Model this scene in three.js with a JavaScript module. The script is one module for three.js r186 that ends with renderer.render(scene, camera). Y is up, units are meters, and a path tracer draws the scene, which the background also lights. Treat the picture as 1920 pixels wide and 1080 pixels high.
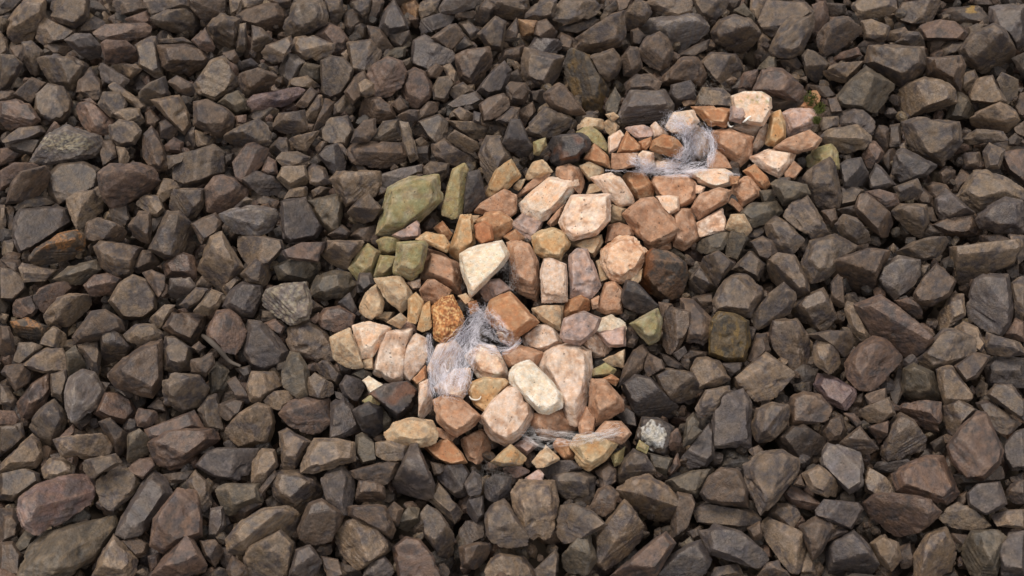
import * as THREE from 'three';
import { ImprovedNoise } from 'three/addons/math/ImprovedNoise.js';
import { mergeGeometries, mergeVertices } from 'three/addons/utils/BufferGeometryUtils.js';

// ---------------------------------------------------------------- camera, sky, light, exposure
const scene = new THREE.Scene();
const FOV = 20, PITCH = 54 * Math.PI / 180, DIST = 1.07, ASPECT = 1920 / 1080;
const camera = new THREE.PerspectiveCamera(FOV, ASPECT, 0.02, 200);
camera.position.set(0, DIST * Math.sin(PITCH), DIST * Math.cos(PITCH));
camera.lookAt(0, 0, 0);
camera.updateMatrixWorld(true);
camera.focus = DIST; camera.userData.fStop = 14;

// overcast sky: bright zenith, dimmer horizon, grey ground light from below
const SKY_W = 128, SKY_H = 64, sky = new Float32Array(SKY_W * SKY_H * 4);
for (let j = 0; j < SKY_H; j++) for (let i = 0; i < SKY_W; i++) {
  const el = Math.sin((0.5 - (j + 0.5) / SKY_H) * Math.PI), k = (j * SKY_W + i) * 4;   // row 0 is the top in this layout, see flipY below
  const up = -el;
  const L = up > 0 ? 0.68 * (0.40 + 0.60 * up) : 0.12;
  sky[k] = L * 1.0; sky[k + 1] = L * 0.985; sky[k + 2] = L * 0.97; sky[k + 3] = 1;
}
const skyTex = new THREE.DataTexture(sky, SKY_W, SKY_H, THREE.RGBAFormat, THREE.FloatType);
skyTex.mapping = THREE.EquirectangularReflectionMapping;
skyTex.magFilter = THREE.LinearFilter; skyTex.minFilter = THREE.LinearFilter;
skyTex.needsUpdate = true;
scene.background = skyTex; scene.environment = skyTex;

const sun = new THREE.DirectionalLight(0xfff3e4, 1.3);
sun.position.set(-0.9, 2.4, -1.0);
sun.castShadow = true; sun.shadow.radius = 34;
sun.shadow.mapSize.set(4096, 4096);
Object.assign(sun.shadow.camera, { left: -0.8, right: 0.8, top: 0.8, bottom: -0.8, near: 0.1, far: 6 });
scene.add(sun, sun.target);

const renderer = new THREE.WebGLRenderer({ antialias: true });
renderer.toneMapping = THREE.LinearToneMapping;
renderer.toneMappingExposure = 1.75;
renderer.shadowMap.enabled = true;

// ---------------------------------------------------------------- helpers
let seed = 20240611;
const rnd = () => { seed |= 0; seed = seed + 0x6D2B79F5 | 0; let t = Math.imul(seed ^ seed >>> 15, 1 | seed); t = t + Math.imul(t ^ t >>> 7, 61 | t) ^ t; return ((t ^ t >>> 14) >>> 0) / 4294967296; };
const rr = (a, b) => a + (b - a) * rnd();
const clamp = (x, a, b) => Math.min(b, Math.max(a, x));
const smooth = (a, b, x) => { const t = clamp((x - a) / (b - a), 0, 1); return t * t * (3 - 2 * t); };
const noiseGen = new ImprovedNoise();
const N = (x, y, z) => noiseGen.noise(x, y, z);
const T2 = Math.tan(FOV * Math.PI / 360);
const camR = new THREE.Vector3(), camU = new THREE.Vector3(), camB = new THREE.Vector3();
camera.matrixWorld.extractBasis(camR, camU, camB);
function rayDir(px, py) {                                  // photo pixel -> direction in the place
  return new THREE.Vector3().addScaledVector(camR, (px / 960 - 1) * T2 * ASPECT).addScaledVector(camU, (1 - py / 540) * T2).sub(camB).normalize();
}
function onPlane(px, py, y) { const d = rayDir(px, py); return camera.position.clone().addScaledVector(d, (y - camera.position.y) / d.y); }
function toPixel(p) {
  const v = p.clone().sub(camera.position), z = -v.dot(camB);
  return [(v.dot(camR) / z / T2 / ASPECT + 1) * 960, (1 - v.dot(camU) / z / T2) * 540, z];
}
const hexLin = h => { const c = new THREE.Color(h); return [c.r, c.g, c.b]; };
const names = {};
function numbered(n) { const k = names[n] = (names[n] ?? -1) + 1; return k ? n + '_' + String(k).padStart(3, '0') : n; }
function shadows(o) { o.traverse(m => { if (m.isMesh) { m.castShadow = true; m.receiveShadow = true; } }); return o; }

// ---------------------------------------------------------------- rock textures (grain only, 16 cm a side)
const TILE = 0.16, TS = 1024;
function grainTexture(fn, colour) {
  const d = new Uint8Array(TS * TS * 4);
  for (let j = 0; j < TS; j++) for (let i = 0; i < TS; i++) {
    const c = fn(i * TILE * 1000 / TS, j * TILE * 1000 / TS), k = (j * TS + i) * 4;
    d[k] = clamp(c[0], 0, 1) * 255; d[k + 1] = clamp(c[1], 0, 1) * 255; d[k + 2] = clamp(c[2], 0, 1) * 255; d[k + 3] = 255;
  }
  const t = new THREE.DataTexture(d, TS, TS, THREE.RGBAFormat);
  t.wrapS = t.wrapT = THREE.RepeatWrapping; t.magFilter = THREE.LinearFilter; t.minFilter = THREE.LinearMipmapLinearFilter; t.generateMipmaps = true;
  if (colour) t.colorSpace = THREE.SRGBColorSpace;
  t.needsUpdate = true; return t;
}
const hash = (i, j) => { let h = Math.imul(i, 374761393) + Math.imul(j, 668265263); h = Math.imul(h ^ h >>> 13, 1274126177); return ((h ^ h >>> 16) >>> 0) / 4294967296; };
const fleck = (x, y, s) => hash(Math.floor(x / s), Math.floor(y / s));
// x, y in millimetres
const darkGrain = z => (x, y) => {
  const f = N(x * 0.9, y * 0.9, z) * 0.5 + N(x * 2.1, y * 2.1, z + 5) * 0.4 + N(x * 0.33, y * 0.33, z + 9) * 0.5;
  const h = N(x * 0.17, y * 0.17, z + 20) + 0.5 * N(x * 0.5, y * 0.5, z + 30);
  const g = 0.80 + 0.17 * f + (fleck(x + f, y, 0.45) > 0.965 ? 0.12 : 0) - (fleck(x, y + f, 0.5) > 0.95 ? 0.16 : 0);
  const w = clamp(0.5 + 0.9 * h, 0, 1);
  return [g * (0.96 + 0.06 * w), g * (0.955 + 0.015 * w), g * (0.98 - 0.07 * w)];
};
const streakGrain = z => (x, y) => {
  const wv = N(x * 0.08, y * 0.08, z) * 3;
  const f = N(x * 0.35, (y + wv) * 0.9, z + 2) * 0.4 + N(x * 1.6, y * 1.9, z + 5) * 0.45 + N(x * 0.1, (y + wv) * 0.4, z + 9) * 0.5;
  const h = N(x * 0.12, (y + wv) * 0.35, z + 20);
  const g = 0.80 + 0.17 * f - (fleck(x, y, 0.5) > 0.96 ? 0.14 : 0), w = clamp(0.5 + h, 0, 1);
  return [g * (0.96 + 0.07 * w), g * (0.955 + 0.015 * w), g * (0.98 - 0.08 * w)];
};
const paleGrain = z => (x, y) => {
  const f = N(x * 1.1, y * 1.1, z) * 0.45 + N(x * 2.6, y * 2.6, z + 5) * 0.4 + N(x * 0.35, y * 0.35, z + 9) * 0.4;
  const h = N(x * 0.22, y * 0.22, z + 20) + 0.6 * N(x * 0.7, y * 0.7, z + 33);
  const w = clamp(0.45 + 0.9 * h, 0, 1);
  let g = 0.88 + 0.11 * f + (fleck(x, y, 0.5) > 0.94 ? 0.07 : 0);
  const sp = N(x * 0.63 + 40, y * 0.71, z + 50) + 0.5 * N(x * 0.17, y * 0.17, z + 60); if (sp > 0.66) g *= 0.6;
  return [g * (1.0), g * (1.0 - 0.09 * w), g * (0.99 - 0.17 * w)];
};
const relief = (z, a) => (x, y) => { const v = 0.5 + 0.28 * N(x * 0.45, y * 0.45, z) + 0.2 * N(x * 1.2, y * 1.2, z + 4) + 0.13 * N(x * 2.8, y * 2.8, z + 8) + a * N(x * 0.3, y * 2, z + 3); return [v, v, v]; };
const texDark = [1, 61].map(z => grainTexture(darkGrain(z), true)), texStreak = grainTexture(streakGrain(111), true), texPale = [171, 231].map(z => grainTexture(paleGrain(z), true));
const bumpA = grainTexture(relief(301, 0)), bumpB = grainTexture(relief(401, 0.05));
const rock = (map, bump, scale, rough) => new THREE.MeshStandardMaterial({ map, bumpMap: bump, bumpScale: scale * 0.9, roughness: rough, metalness: 0, vertexColors: true });
const MD = [rock(texDark[0], bumpA, 0.0007, 0.58), rock(texDark[1], bumpA, 0.0008, 0.66), rock(texStreak, bumpB, 0.0008, 0.55), rock(texDark[0], bumpB, 0.0009, 0.5)];
const MP = [rock(texPale[0], bumpA, 0.0007, 0.8), rock(texPale[1], bumpA, 0.0008, 0.85), rock(texPale[1], bumpB, 0.0006, 0.78)];

// ---------------------------------------------------------------- the traced stones
// code, outline in photo pixels, optional @ highest point of the near face
const STONES = `g -2 -1 43 -1 25 19 -1 28
t 47 -2 84 -1 85 30 63 79 29 85 12 71 18 36 38 13 @53 36
b 31 13 40 7 27 41 11 61 15 36
t -1 31 19 28 15 50 6 61 -1 54
g 84 -1 168 -1 165 33 140 55 113 44 87 21 @130 9
k 168 -2 187 4 206 24 202 43 184 36 167 21
b 199 -1 263 -1 275 15 257 25 211 28 202 15
g 268 -1 354 -1 354 12 322 16 285 28 274 12
b 353 -1 423 -1 423 21 403 39 378 38 359 15
g 282 33 314 18 350 12 373 27 375 51 359 70 325 61 294 47 @332 30
r 232 36 275 20 286 41 249 44 232 41
g 143 53 157 41 178 30 196 41 198 56 169 63 143 63
r 174 62 199 46 269 43 283 50 277 68 237 77 193 75 176 68 @231 50
g 74 39 83 30 113 44 141 59 123 75 82 85 67 71
g 41 80 59 77 82 97 67 114 72 138 59 144 42 114
t 0 57 12 73 16 96 6 104 -1 106
g -1 102 24 103 43 120 31 149 9 170 -1 171 @18 119
b 19 88 40 84 44 104 42 115 22 101
b 83 77 119 78 139 92 130 104 98 101 84 89
s 122 76 141 63 169 64 189 86 189 111 170 121 136 92 @160 83
g 68 110 101 101 130 104 167 121 148 151 140 180 121 163 101 160 81 136 @116 124
r 191 82 200 76 237 77 258 95 261 116 237 121 198 121 191 101 @225 86
g 253 85 281 69 294 69 306 141 290 144 260 125
b 296 86 350 83 379 92 392 110 378 137 358 155 332 145 306 124 @344 104
g 293 74 343 70 360 80 350 86 296 83
r 359 76 385 51 408 99 395 112 373 92
t 208 124 225 119 254 120 266 130 244 150 225 142
s 173 123 194 119 225 136 245 151 231 169 207 160 186 148
b 143 173 148 151 169 125 189 153 191 179 179 189
t 202 159 216 154 231 169 268 193 275 205 261 207 234 187 208 168
g 244 160 267 131 292 144 281 157 261 180 247 173
g 261 172 278 157 309 143 317 157 319 178 290 190 277 206 262 188
b 314 154 332 142 360 156 375 185 362 189 330 170
g 68 178 91 158 121 163 135 190 135 214 119 233 82 239 66 208 @98 187
b 24 178 59 146 85 156 71 178 59 198 36 184
r -2 192 30 187 54 197 75 225 59 237 24 249 -1 256 @36 207
b -2 171 25 170 41 187 18 190 -2 188
g 183 196 194 173 225 172 239 196 231 216 207 219
t 207 213 222 201 261 204 272 229 262 241 237 225 217 222
r 135 195 166 190 201 213 216 228 207 252 184 255 152 238 137 209 @172 204
r 155 187 169 181 183 197 169 196
t 281 187 336 179 354 213 357 235 345 251 314 225 288 198 @320 199
b 272 212 284 205 301 225 291 239 274 236
b 298 230 311 223 335 243 324 259 301 260
g 204 234 222 224 249 228 266 246 253 271 224 275 207 264 @231 246
g 1 264 36 240 76 236 85 249 50 264 18 270
k 10 270 47 261 73 263 63 291 36 287 12 279
r+ 87 249 101 228 114 233 109 242 83 273 75 265
P 57 303 70 276 89 252 124 235 164 245 187 255 198 276 180 294 133 305 75 309 @127 264
b 265 297 269 253 284 237 296 250 310 284 321 315 296 322 274 310
g 344 267 350 245 365 238 370 281 350 287
t 364 243 388 251 411 261 405 274 370 276
r 309 273 326 257 344 267 342 288 312 285
b 194 265 216 261 221 297 194 310 188 287
t 218 275 234 277 251 303 225 311
g 388 49 416 24 449 36 449 65 441 91 416 99 398 78 @425 53
t 430 -1 453 -1 447 20 433 26
t 453 -1 495 -1 490 9 467 21 453 19
b 456 20 487 9 523 3 540 24 531 57 512 64 487 51 453 41 444 30 @502 24
b 500 0 546 -1 546 13 536 17
g 538 30 549 7 573 -2 604 -1 614 30 611 44 589 61 561 69 544 68 532 50 @573 21
g 608 -2 642 -2 644 30 642 55 624 45 612 24
g 660 5 677 -2 697 -1 692 24 680 33 664 18
b 698 -2 722 -2 715 24 701 49 685 43 692 18
s 720 23 739 -2 762 41 765 54 726 67 711 51 @739 30
R 749 8 779 -2 787 15 782 41 766 46 754 24
k 644 24 662 16 686 36 668 47 656 67 642 54
r 590 68 614 42 639 53 655 77 647 98 627 106 615 83 @627 59
g 657 66 662 47 674 41 688 49 686 77 668 77
b 688 48 713 53 739 92 716 108 698 89
k 727 65 767 57 774 84 751 92 736 86
t 449 47 461 44 464 83 455 106 443 98 446 65
r 464 48 473 49 473 109 464 109
g 472 48 490 53 513 74 496 95 479 114 473 89
g 480 114 499 86 544 68 550 83 531 114 508 124 489 125 @514 92
t 544 92 554 70 588 66 627 83 623 105 598 115 565 108 @582 83
p 523 130 541 100 556 103 572 118 553 145 544 162 528 150 @544 124
b 414 100 440 93 451 114 444 123
t 364 157 395 114 419 104 437 124 449 160 425 178 402 189 371 176 @410 136
r+ 425 113 444 123 449 139 443 154 431 130
s 451 116 470 109 485 121 484 130 448 134
b 449 139 484 127 514 139 531 160 514 172 479 181 460 185 449 157 @482 136
t 494 126 521 123 525 143 505 139
o 557 142 572 117 603 124 603 157 582 148
t 544 148 576 142 603 163 574 165 542 160
g 602 115 621 106 644 110 662 130 657 154 639 180 618 187 603 178 @630 127
t 639 101 650 93 659 113 650 119
g 650 80 695 74 718 101 695 130 664 138 659 113 @683 95
o 714 110 739 90 761 88 759 107 730 121
g 750 116 770 108 774 128 757 133
r 686 139 701 121 727 107 752 115 761 136 752 164 733 183 703 183 702 161 @727 130
b 646 172 665 143 683 133 692 154 680 178 662 195 650 184
t+ 671 157 686 148 701 157 702 176 686 185 674 175
v 461 193 476 178 514 169 557 163 575 168 563 181 540 197 514 204 477 205 463 201 @520 175
b 548 205 565 187 582 163 596 174 576 201
o 408 193 425 178 446 170 463 190 463 205 443 215 @440 184
b 364 192 389 188 425 204 443 222 433 241 410 257 390 250 364 235 @396 204
t 463 219 477 206 508 199 528 210 516 223 496 227 471 226
r 441 218 462 215 463 229 445 232
g 511 234 523 213 571 206 576 243 553 256 520 255 @544 219
t 570 216 594 179 603 178 606 199 591 227 576 231
b 587 245 600 210 609 185 631 189 620 216 603 244
g 627 196 647 177 667 204 659 216 625 217
b 657 219 682 185 713 183 734 199 740 219 716 231 684 223 660 232 @710 196
b 732 196 751 179 765 202 748 212
g 411 264 432 245 484 222 508 246 508 267 484 270 467 270 442 292 420 282 @464 243
k 499 227 514 231 523 249 514 273 504 275
t 537 261 560 253 599 245 587 264 574 283 552 283 541 276
g 601 246 618 221 653 216 665 249 648 275 627 267 601 262 @636 234
b 665 246 683 226 704 222 705 249 692 265 657 268
g 706 249 718 228 746 224 753 262 716 267 696 262
t 750 229 766 231 778 267 784 296 769 304 755 267
b 741 219 769 205 787 207 784 228 760 231
g 506 276 523 257 539 259 546 285 523 296 504 294
k 575 281 591 259 605 266 585 295
b 573 231 590 233 586 247 576 249
t 785 -1 826 -1 821 27 790 35 783 15
p 824 15 834 -1 897 -1 888 15 854 26 827 24
b 854 24 888 20 898 30 884 37 855 33
s 769 59 787 38 827 24 853 32 844 47 817 60 775 75 768 71 @809 36
b 897 13 913 -2 928 12 914 43 898 53 886 47
g 915 0 989 -1 992 18 983 34 950 38 932 31 @957 12
g 987 24 1011 1 1045 -1 1038 33 1011 39 985 34
g 1040 18 1053 -1 1113 -1 1131 15 1119 30 1063 45 1038 37 @1082 12
g 1131 18 1157 -2 1159 15 1134 35 1125 37
b 808 71 842 47 855 45 873 65 852 84 845 98 829 84
g 861 43 877 38 904 59 899 85 883 73
g 895 65 928 31 949 42 941 74 941 97 916 95 905 87 @928 59
t+ 926 32 950 41 945 50 934 44
b 946 62 969 33 972 59 969 71 947 72
R 972 36 1008 39 1005 65 974 70 972 53
b 1008 41 1025 36 1045 59 1043 77 1023 77 1002 65
g 1044 53 1082 39 1126 36 1113 50 1082 64 1050 60
g 1076 74 1103 58 1145 28 1172 20 1173 84 1135 95 1093 99 1077 93 @1123 50
b 1045 70 1052 61 1079 74 1073 98 1049 95
g 851 77 871 63 894 86 868 97 853 99
s 771 121 775 76 797 65 815 77 847 95 854 113 834 122 815 127 799 132 @806 95
k 928 77 963 71 1001 71 993 86 943 90
b 935 117 943 94 981 86 978 113 957 129
b 852 106 873 96 916 89 927 121 911 146 889 170 862 152 @889 107
k 916 92 942 94 928 121 922 119
s 987 98 1004 70 1046 74 1064 92 1046 107 1017 110
g 978 113 986 90 1014 110 1057 106 1051 143 1029 165 998 162 979 149 @1017 127
B 1049 136 1057 105 1073 92 1105 105 1143 170 1130 218 1111 222 1082 191 @1100 124
g 1102 107 1150 91 1166 113 1161 137 1141 153 1123 145
r 751 166 761 134 780 126 800 136 811 163 808 182 780 203 762 196 @780 148
b 798 133 818 119 833 127 821 148 805 146
t 830 124 845 119 856 136 852 156 839 145
g 811 166 821 145 845 142 853 160 833 189 814 186 @833 151
s 892 172 921 134 945 116 959 132 952 157 945 175 915 183
k 954 139 973 128 980 155 953 155
b 948 163 957 154 985 156 996 172 982 195 954 196 @972 166
g 848 163 868 154 891 172 863 178 851 190 841 178
p 840 196 866 178 892 172 909 187 888 197 849 202
b 899 196 915 183 949 174 956 199 934 220 906 229 @931 190
t 849 210 860 199 882 209 889 213 891 229 862 227
s 888 208 902 212 902 233 886 228
k 993 172 1018 167 1028 178 1011 195 994 191
b 1017 178 1049 155 1065 167 1099 214 1071 218 1035 205 @1055 178
b 929 226 957 199 974 203 969 228 947 233
g 978 246 1000 221 1023 199 1072 224 1081 240 1060 250 1016 260 987 255 @1034 225
b 972 207 999 190 1004 209 981 240 975 231
o 1135 196 1153 164 1164 183 1157 212 1137 212
c 1136 215 1150 210 1161 219 1147 231
b 777 216 803 191 829 192 823 207 786 228 773 238
g 783 228 824 214 841 230 837 259 821 273 801 256
t 840 227 886 228 913 240 910 261 886 262 855 243 @877 234
b 903 231 934 228 957 243 945 258 915 256
t 836 261 853 244 894 267 900 282 874 287 @866 255
t 777 264 791 256 808 274 789 279
k 777 276 807 271 806 305 785 307
s 943 267 957 225 975 225 998 276 994 304 985 316 956 288 @969 261
K 998 281 1033 257 1088 249 1105 261 1105 281 1083 303 1048 313 1021 297 @1064 267
a+ 1000 266 1023 258 1025 273 1011 292 1001 289
c 1083 234 1099 220 1131 224 1132 243 1105 243 1083 244
a 1080 248 1108 234 1127 250 1144 279 1139 289 1110 272
c 1129 231 1144 222 1161 237 1153 255 1134 250
g 1174 24 1193 -2 1214 6 1222 24 1211 44 1183 58 1173 41
b 1156 -1 1183 -1 1176 16 1160 23
g 1211 6 1221 -1 1299 -1 1296 18 1271 32 1239 25 @1252 6
g 1298 -1 1367 -1 1359 21 1342 38 1313 28 @1332 9
k 1365 -2 1391 -1 1382 25 1355 35 1353 24
o 1374 21 1395 7 1413 27 1416 42 1392 30
t 1408 -2 1434 -2 1436 24 1421 36 1407 18
g 1435 -1 1473 1 1509 5 1525 24 1486 30 1456 49 1447 73 1429 63 1417 41 @1466 21
g 1443 93 1465 45 1481 33 1525 24 1525 56 1502 100 1484 108 1453 105 @1489 59
p 1201 50 1218 35 1267 37 1283 40 1289 25 1314 29 1333 59 1314 78 1270 102 1255 95 1227 62 1206 62 @1276 50
k 1268 105 1300 86 1331 73 1326 92 1300 108
g 1332 62 1349 38 1377 27 1407 36 1426 62 1413 108 1396 115 1361 94 1339 81 @1380 56
t 1421 74 1430 62 1449 77 1437 94 1420 100
b 1183 58 1196 52 1210 68 1199 89 1183 85
b 1196 98 1208 71 1238 59 1255 74 1263 101 1253 126 1229 133 1207 122 @1226 83
b 1165 109 1181 87 1197 90 1204 125 1187 143 1169 141 @1181 107
b 1237 160 1245 142 1279 108 1307 108 1326 139 1314 164 1264 163 @1285 127
g 1314 119 1334 99 1380 101 1394 130 1383 157 1365 168 1340 152 @1356 119
r 1375 170 1394 137 1421 130 1422 148 1410 171 1388 174
o 1416 131 1442 105 1455 106 1456 128 1429 131
b 1456 113 1493 108 1506 124 1490 144 1469 130
r 1412 172 1429 132 1445 127 1469 130 1518 173 1495 190 1441 176 @1466 148
b 1444 178 1484 187 1514 175 1507 196 1459 208 1442 201
b 1171 157 1193 139 1220 139 1239 154 1232 172 1205 165 1176 173
g 1202 127 1223 127 1240 143 1217 142
s 1252 181 1258 160 1294 151 1308 169 1304 187 1266 198 @1279 163
R 1270 193 1308 180 1303 196 1280 200
t 1306 184 1317 164 1354 165 1371 181 1373 200 1318 201 1301 197
p 1160 216 1181 169 1217 166 1245 168 1263 196 1260 214 1223 237 1173 235 @1208 187
m 1162 240 1208 234 1226 243 1222 256 1192 260
w 1371 181 1395 172 1427 172 1445 184 1447 207 1431 236 1404 232 1377 213 @1409 187
y 1295 200 1341 199 1377 207 1360 238 1328 236 1310 216
m+ 1370 200 1395 199 1404 216 1389 232 1367 226
w 1248 237 1263 211 1300 207 1311 228 1289 251 1257 250
q 1220 237 1229 228 1254 252 1241 261 1225 263
y 1218 281 1224 263 1244 252 1265 257 1284 279 1274 297 1234 288 @1244 261
y 1197 266 1221 257 1223 270 1211 282 1201 282
y 1157 287 1175 246 1199 273 1200 281 1170 290
w 1141 257 1162 244 1170 255 1159 278 1142 289
q 1292 254 1306 235 1331 254 1331 282 1312 301 1296 289
d 1333 273 1336 245 1371 243 1414 257 1409 291 1387 313 1361 289 1339 276 @1374 258
q 1366 240 1387 233 1424 234 1424 249 1413 256
q 1407 281 1424 243 1437 232 1445 243 1439 264 1420 283
Y 1435 269 1444 214 1463 207 1472 228 1473 259 1451 277
m 1466 213 1483 203 1525 204 1536 219 1527 238 1501 250 1477 257 @1501 219
y 1495 193 1504 181 1520 182 1533 199 1522 207 1495 204
y 1521 170 1531 169 1539 181 1535 198 1522 184
d 1449 279 1474 261 1517 244 1540 261 1528 279 1494 289 @1501 255
g 1496 148 1513 142 1514 156
r 1523 10 1548 1 1555 35 1539 59 1527 91 1523 61
k 1549 5 1585 8 1585 28 1562 34 1553 24
t 1596 12 1605 -1 1680 -1 1680 31 1643 38 1611 34 @1633 9
g 1680 24 1693 5 1725 -2 1775 -1 1763 27 1744 42 1712 49 1688 40 @1725 18
k 1756 33 1782 14 1808 11 1834 11 1854 33 1852 48 1807 46 @1808 24
b 1776 0 1902 0 1900 9 1830 10 1776 9
s 1856 14 1885 9 1922 8 1922 78 1907 91 1879 56 1856 41
b 1530 74 1541 50 1565 33 1590 31 1615 52 1618 71 1600 81 1571 101 1543 106 @1574 47
t 1614 40 1633 36 1668 49 1666 68 1654 80 1622 72
g 1661 78 1670 58 1696 51 1707 65 1690 80
g 1676 80 1701 59 1723 60 1744 95 1719 92
g 1621 98 1630 86 1665 84 1731 89 1737 124 1713 154 1691 165 1659 144 1622 119 @1690 107
b 1605 89 1619 76 1654 74 1663 86 1630 89 1620 106
r 1724 47 1760 37 1790 41 1816 65 1812 74 1773 62 1735 75
b 1738 80 1761 56 1775 62 1780 77 1761 97 1748 109
g 1812 53 1832 44 1854 46 1820 71
g 1799 95 1820 65 1864 44 1885 56 1899 89 1917 122 1910 140 1850 141 1808 119 @1861 74
g 1761 92 1784 75 1809 80 1799 98 1766 108
b 1735 109 1763 111 1802 104 1810 124 1800 171 1778 163 1738 143 @1773 119
r 1551 117 1577 98 1607 89 1615 104 1590 114 1557 120
g 1504 106 1514 93 1530 99 1555 121 1536 139 1530 163 1512 142
t 1533 142 1564 120 1620 115 1609 130 1584 156 1540 161 @1577 127
o 1565 187 1594 149 1624 125 1680 162 1665 191 1643 212 1606 201 1576 199 @1630 163
k 1513 159 1555 162 1567 179 1548 186 1528 169
b 1550 184 1569 182 1579 208 1558 212
t 1646 226 1670 184 1701 157 1732 146 1767 151 1789 168 1793 193 1763 201 1706 209 1677 229 1649 235 @1731 169
t 1805 139 1827 131 1834 147 1814 180 1801 170
t 1816 178 1832 148 1861 141 1886 190 1873 196 1819 190
t 1800 244 1830 212 1876 190 1903 207 1911 225 1886 250 1830 241 @1867 207
t 1867 151 1879 136 1908 150 1912 178 1891 195 1879 184 @1885 148
o 1773 223 1788 195 1795 170 1815 182 1831 211 1820 222
b 1901 201 1912 176 1922 173 1922 224 1909 220
t 1534 237 1543 220 1572 218 1573 237 1553 249 1538 250
s 1571 231 1572 215 1600 202 1618 206 1641 228 1642 252 1624 255 1607 243
t 1537 258 1553 243 1607 234 1632 255 1633 267 1620 280 1583 295 1571 290 1553 273 @1589 252
b 1634 261 1648 235 1667 241 1667 280 1654 292 1642 273
k 1668 235 1688 232 1690 273 1668 275
g 1691 230 1724 220 1743 232 1798 230 1804 267 1785 297 1768 310 1730 298 1705 280 @1743 249
g 1804 261 1831 242 1879 246 1891 264 1850 270 1814 273
g 1899 240 1922 226 1922 257 1906 252
r 1787 293 1799 270 1817 273 1816 281
k 1890 261 1903 250 1917 261 1909 273 1891 273
g 1842 273 1858 261 1897 270 1923 270 1923 281 1873 281 1855 290
r -2 280 15 275 41 289 25 303 -1 312
r -2 322 27 305 61 306 73 312 36 328 24 346 -1 359 @24 319
b 21 343 39 322 84 311 95 328 92 352 78 367 35 380 12 381 @59 337
g 86 331 110 307 155 302 186 318 181 352 160 361 123 371 109 386 93 365 @136 334
r 184 325 206 308 228 312 256 305 287 316 301 340 280 359 243 380 219 393 200 382 186 352 @237 340
g 318 325 332 292 400 272 423 288 423 325 367 353 340 350 @379 295
g 313 292 350 289 344 304 316 317
t 294 365 307 335 332 337 340 352 314 368 305 379
t 244 384 273 365 299 366 308 393 294 407 271 391
g 302 399 326 355 384 354 384 381 358 418 332 399 @355 369
g 31 394 41 372 91 368 107 381 71 390
s 27 408 36 393 114 386 130 390 137 417 109 436 64 463 38 472 25 442 @77 414
t 125 374 148 358 185 350 195 375 205 393 197 406 166 413 148 435 136 411 @160 375
t 0 382 9 384 13 425 0 448
b 5 376 28 391 24 443 15 425
b 157 449 163 417 184 408 213 417 243 435 242 456 207 453 177 456 @207 429
b 241 422 261 397 281 399 284 429 279 463 261 467 242 456 @264 423
k 205 392 238 385 245 412 232 425 210 417
g 279 468 293 435 314 396 335 396 360 419 381 471 368 486 310 484 @332 441
k 286 409 306 406 293 435 283 443
b 358 420 403 399 420 416 403 441 378 457
O 54 482 69 464 107 439 143 431 156 440 159 464 138 489 101 502 70 504 57 498 @118 449
t 5 450 24 447 38 483 24 494 4 477
g 176 463 190 452 232 456 269 466 255 491 244 517 219 521 193 504 @219 470
b 246 506 267 470 284 470 301 494 284 506 260 514
r 306 497 326 479 344 473 367 482 368 525 351 520 312 519 @341 488
b 1 487 38 487 41 500 33 513 10 500
t 36 503 42 493 73 505 109 506 85 527 47 529
o 99 524 129 499 180 487 186 506 155 537 136 529 128 518
g -1 501 24 506 47 524 49 542 24 567 -1 567 @18 524
r 158 535 177 516 202 513 227 523 213 553 195 561 171 557
b 267 512 284 506 310 517 309 542 296 561
g 369 530 379 517 397 535 391 550 367 559 361 550
b 650 286 661 269 692 266 757 269 762 304 734 320 710 322 660 305 @710 272
r 437 304 461 272 479 266 504 280 492 311 474 321 454 339 442 329 @476 286
k 419 292 440 286 437 304 422 313
r 491 320 502 293 518 303 521 326 502 328
g 518 298 529 286 557 284 581 295 567 310 524 314
s 597 292 612 275 633 269 644 284 655 304 644 325 627 331 614 318 @624 286
b 591 278 602 264 629 268 615 278 597 289
t 625 268 641 269 653 284 650 298 639 284
b 650 310 680 310 691 323 655 322
t 567 310 597 286 596 304 573 316
s 450 337 478 320 515 329 533 349 544 361 524 373 495 371 471 352 @496 337
t 520 334 526 313 573 310 580 340 567 352 544 358
g 576 316 588 307 610 315 620 344 597 349 581 344
t 618 337 633 322 674 324 713 322 713 346 703 367 675 371 649 386 637 359 622 346 @671 331
A 706 439 719 381 727 352 766 331 822 328 830 375 789 415 751 441 715 446 @769 375
p 713 328 745 317 789 309 789 322 732 347 715 359
r 384 355 402 331 419 328 444 335 466 355 461 372 425 399 389 397 @419 343
g 584 358 600 349 623 355 615 366 589 370
t 533 373 544 355 581 348 586 366 561 372
g 465 354 488 371 524 378 516 388 474 382
t 437 390 461 369 473 375 467 387 449 393
p 411 402 431 393 473 385 516 392 522 405 513 430 484 444 435 439 @467 402
o 577 377 603 369 639 361 645 380 636 441 621 441 602 419 @621 387
s 525 377 544 374 574 370 587 398 605 427 592 447 543 457 531 448 530 411 @561 402
g 651 399 670 376 692 361 718 393 699 415 674 429 654 412 @689 387
t 370 506 393 444 416 436 438 469 457 503 431 532 413 544 390 529 @413 482
g 441 470 447 443 490 444 528 451 531 467 503 496 467 500 @490 458
r 530 470 566 456 611 454 606 476 596 492 566 480 538 485
t 603 479 614 451 683 452 674 470 651 505 627 506 @644 464
b 613 441 641 421 658 435 652 450 621 452
b 655 444 674 429 705 422 706 453 680 460
a 654 503 674 470 689 458 715 475 705 500 698 524 674 529 659 518 @692 476
m 736 441 781 414 789 422 787 446 751 449
a 706 452 721 444 751 446 747 471 727 479 713 473
a 701 518 713 479 751 482 742 506 716 526 @724 488
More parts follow.
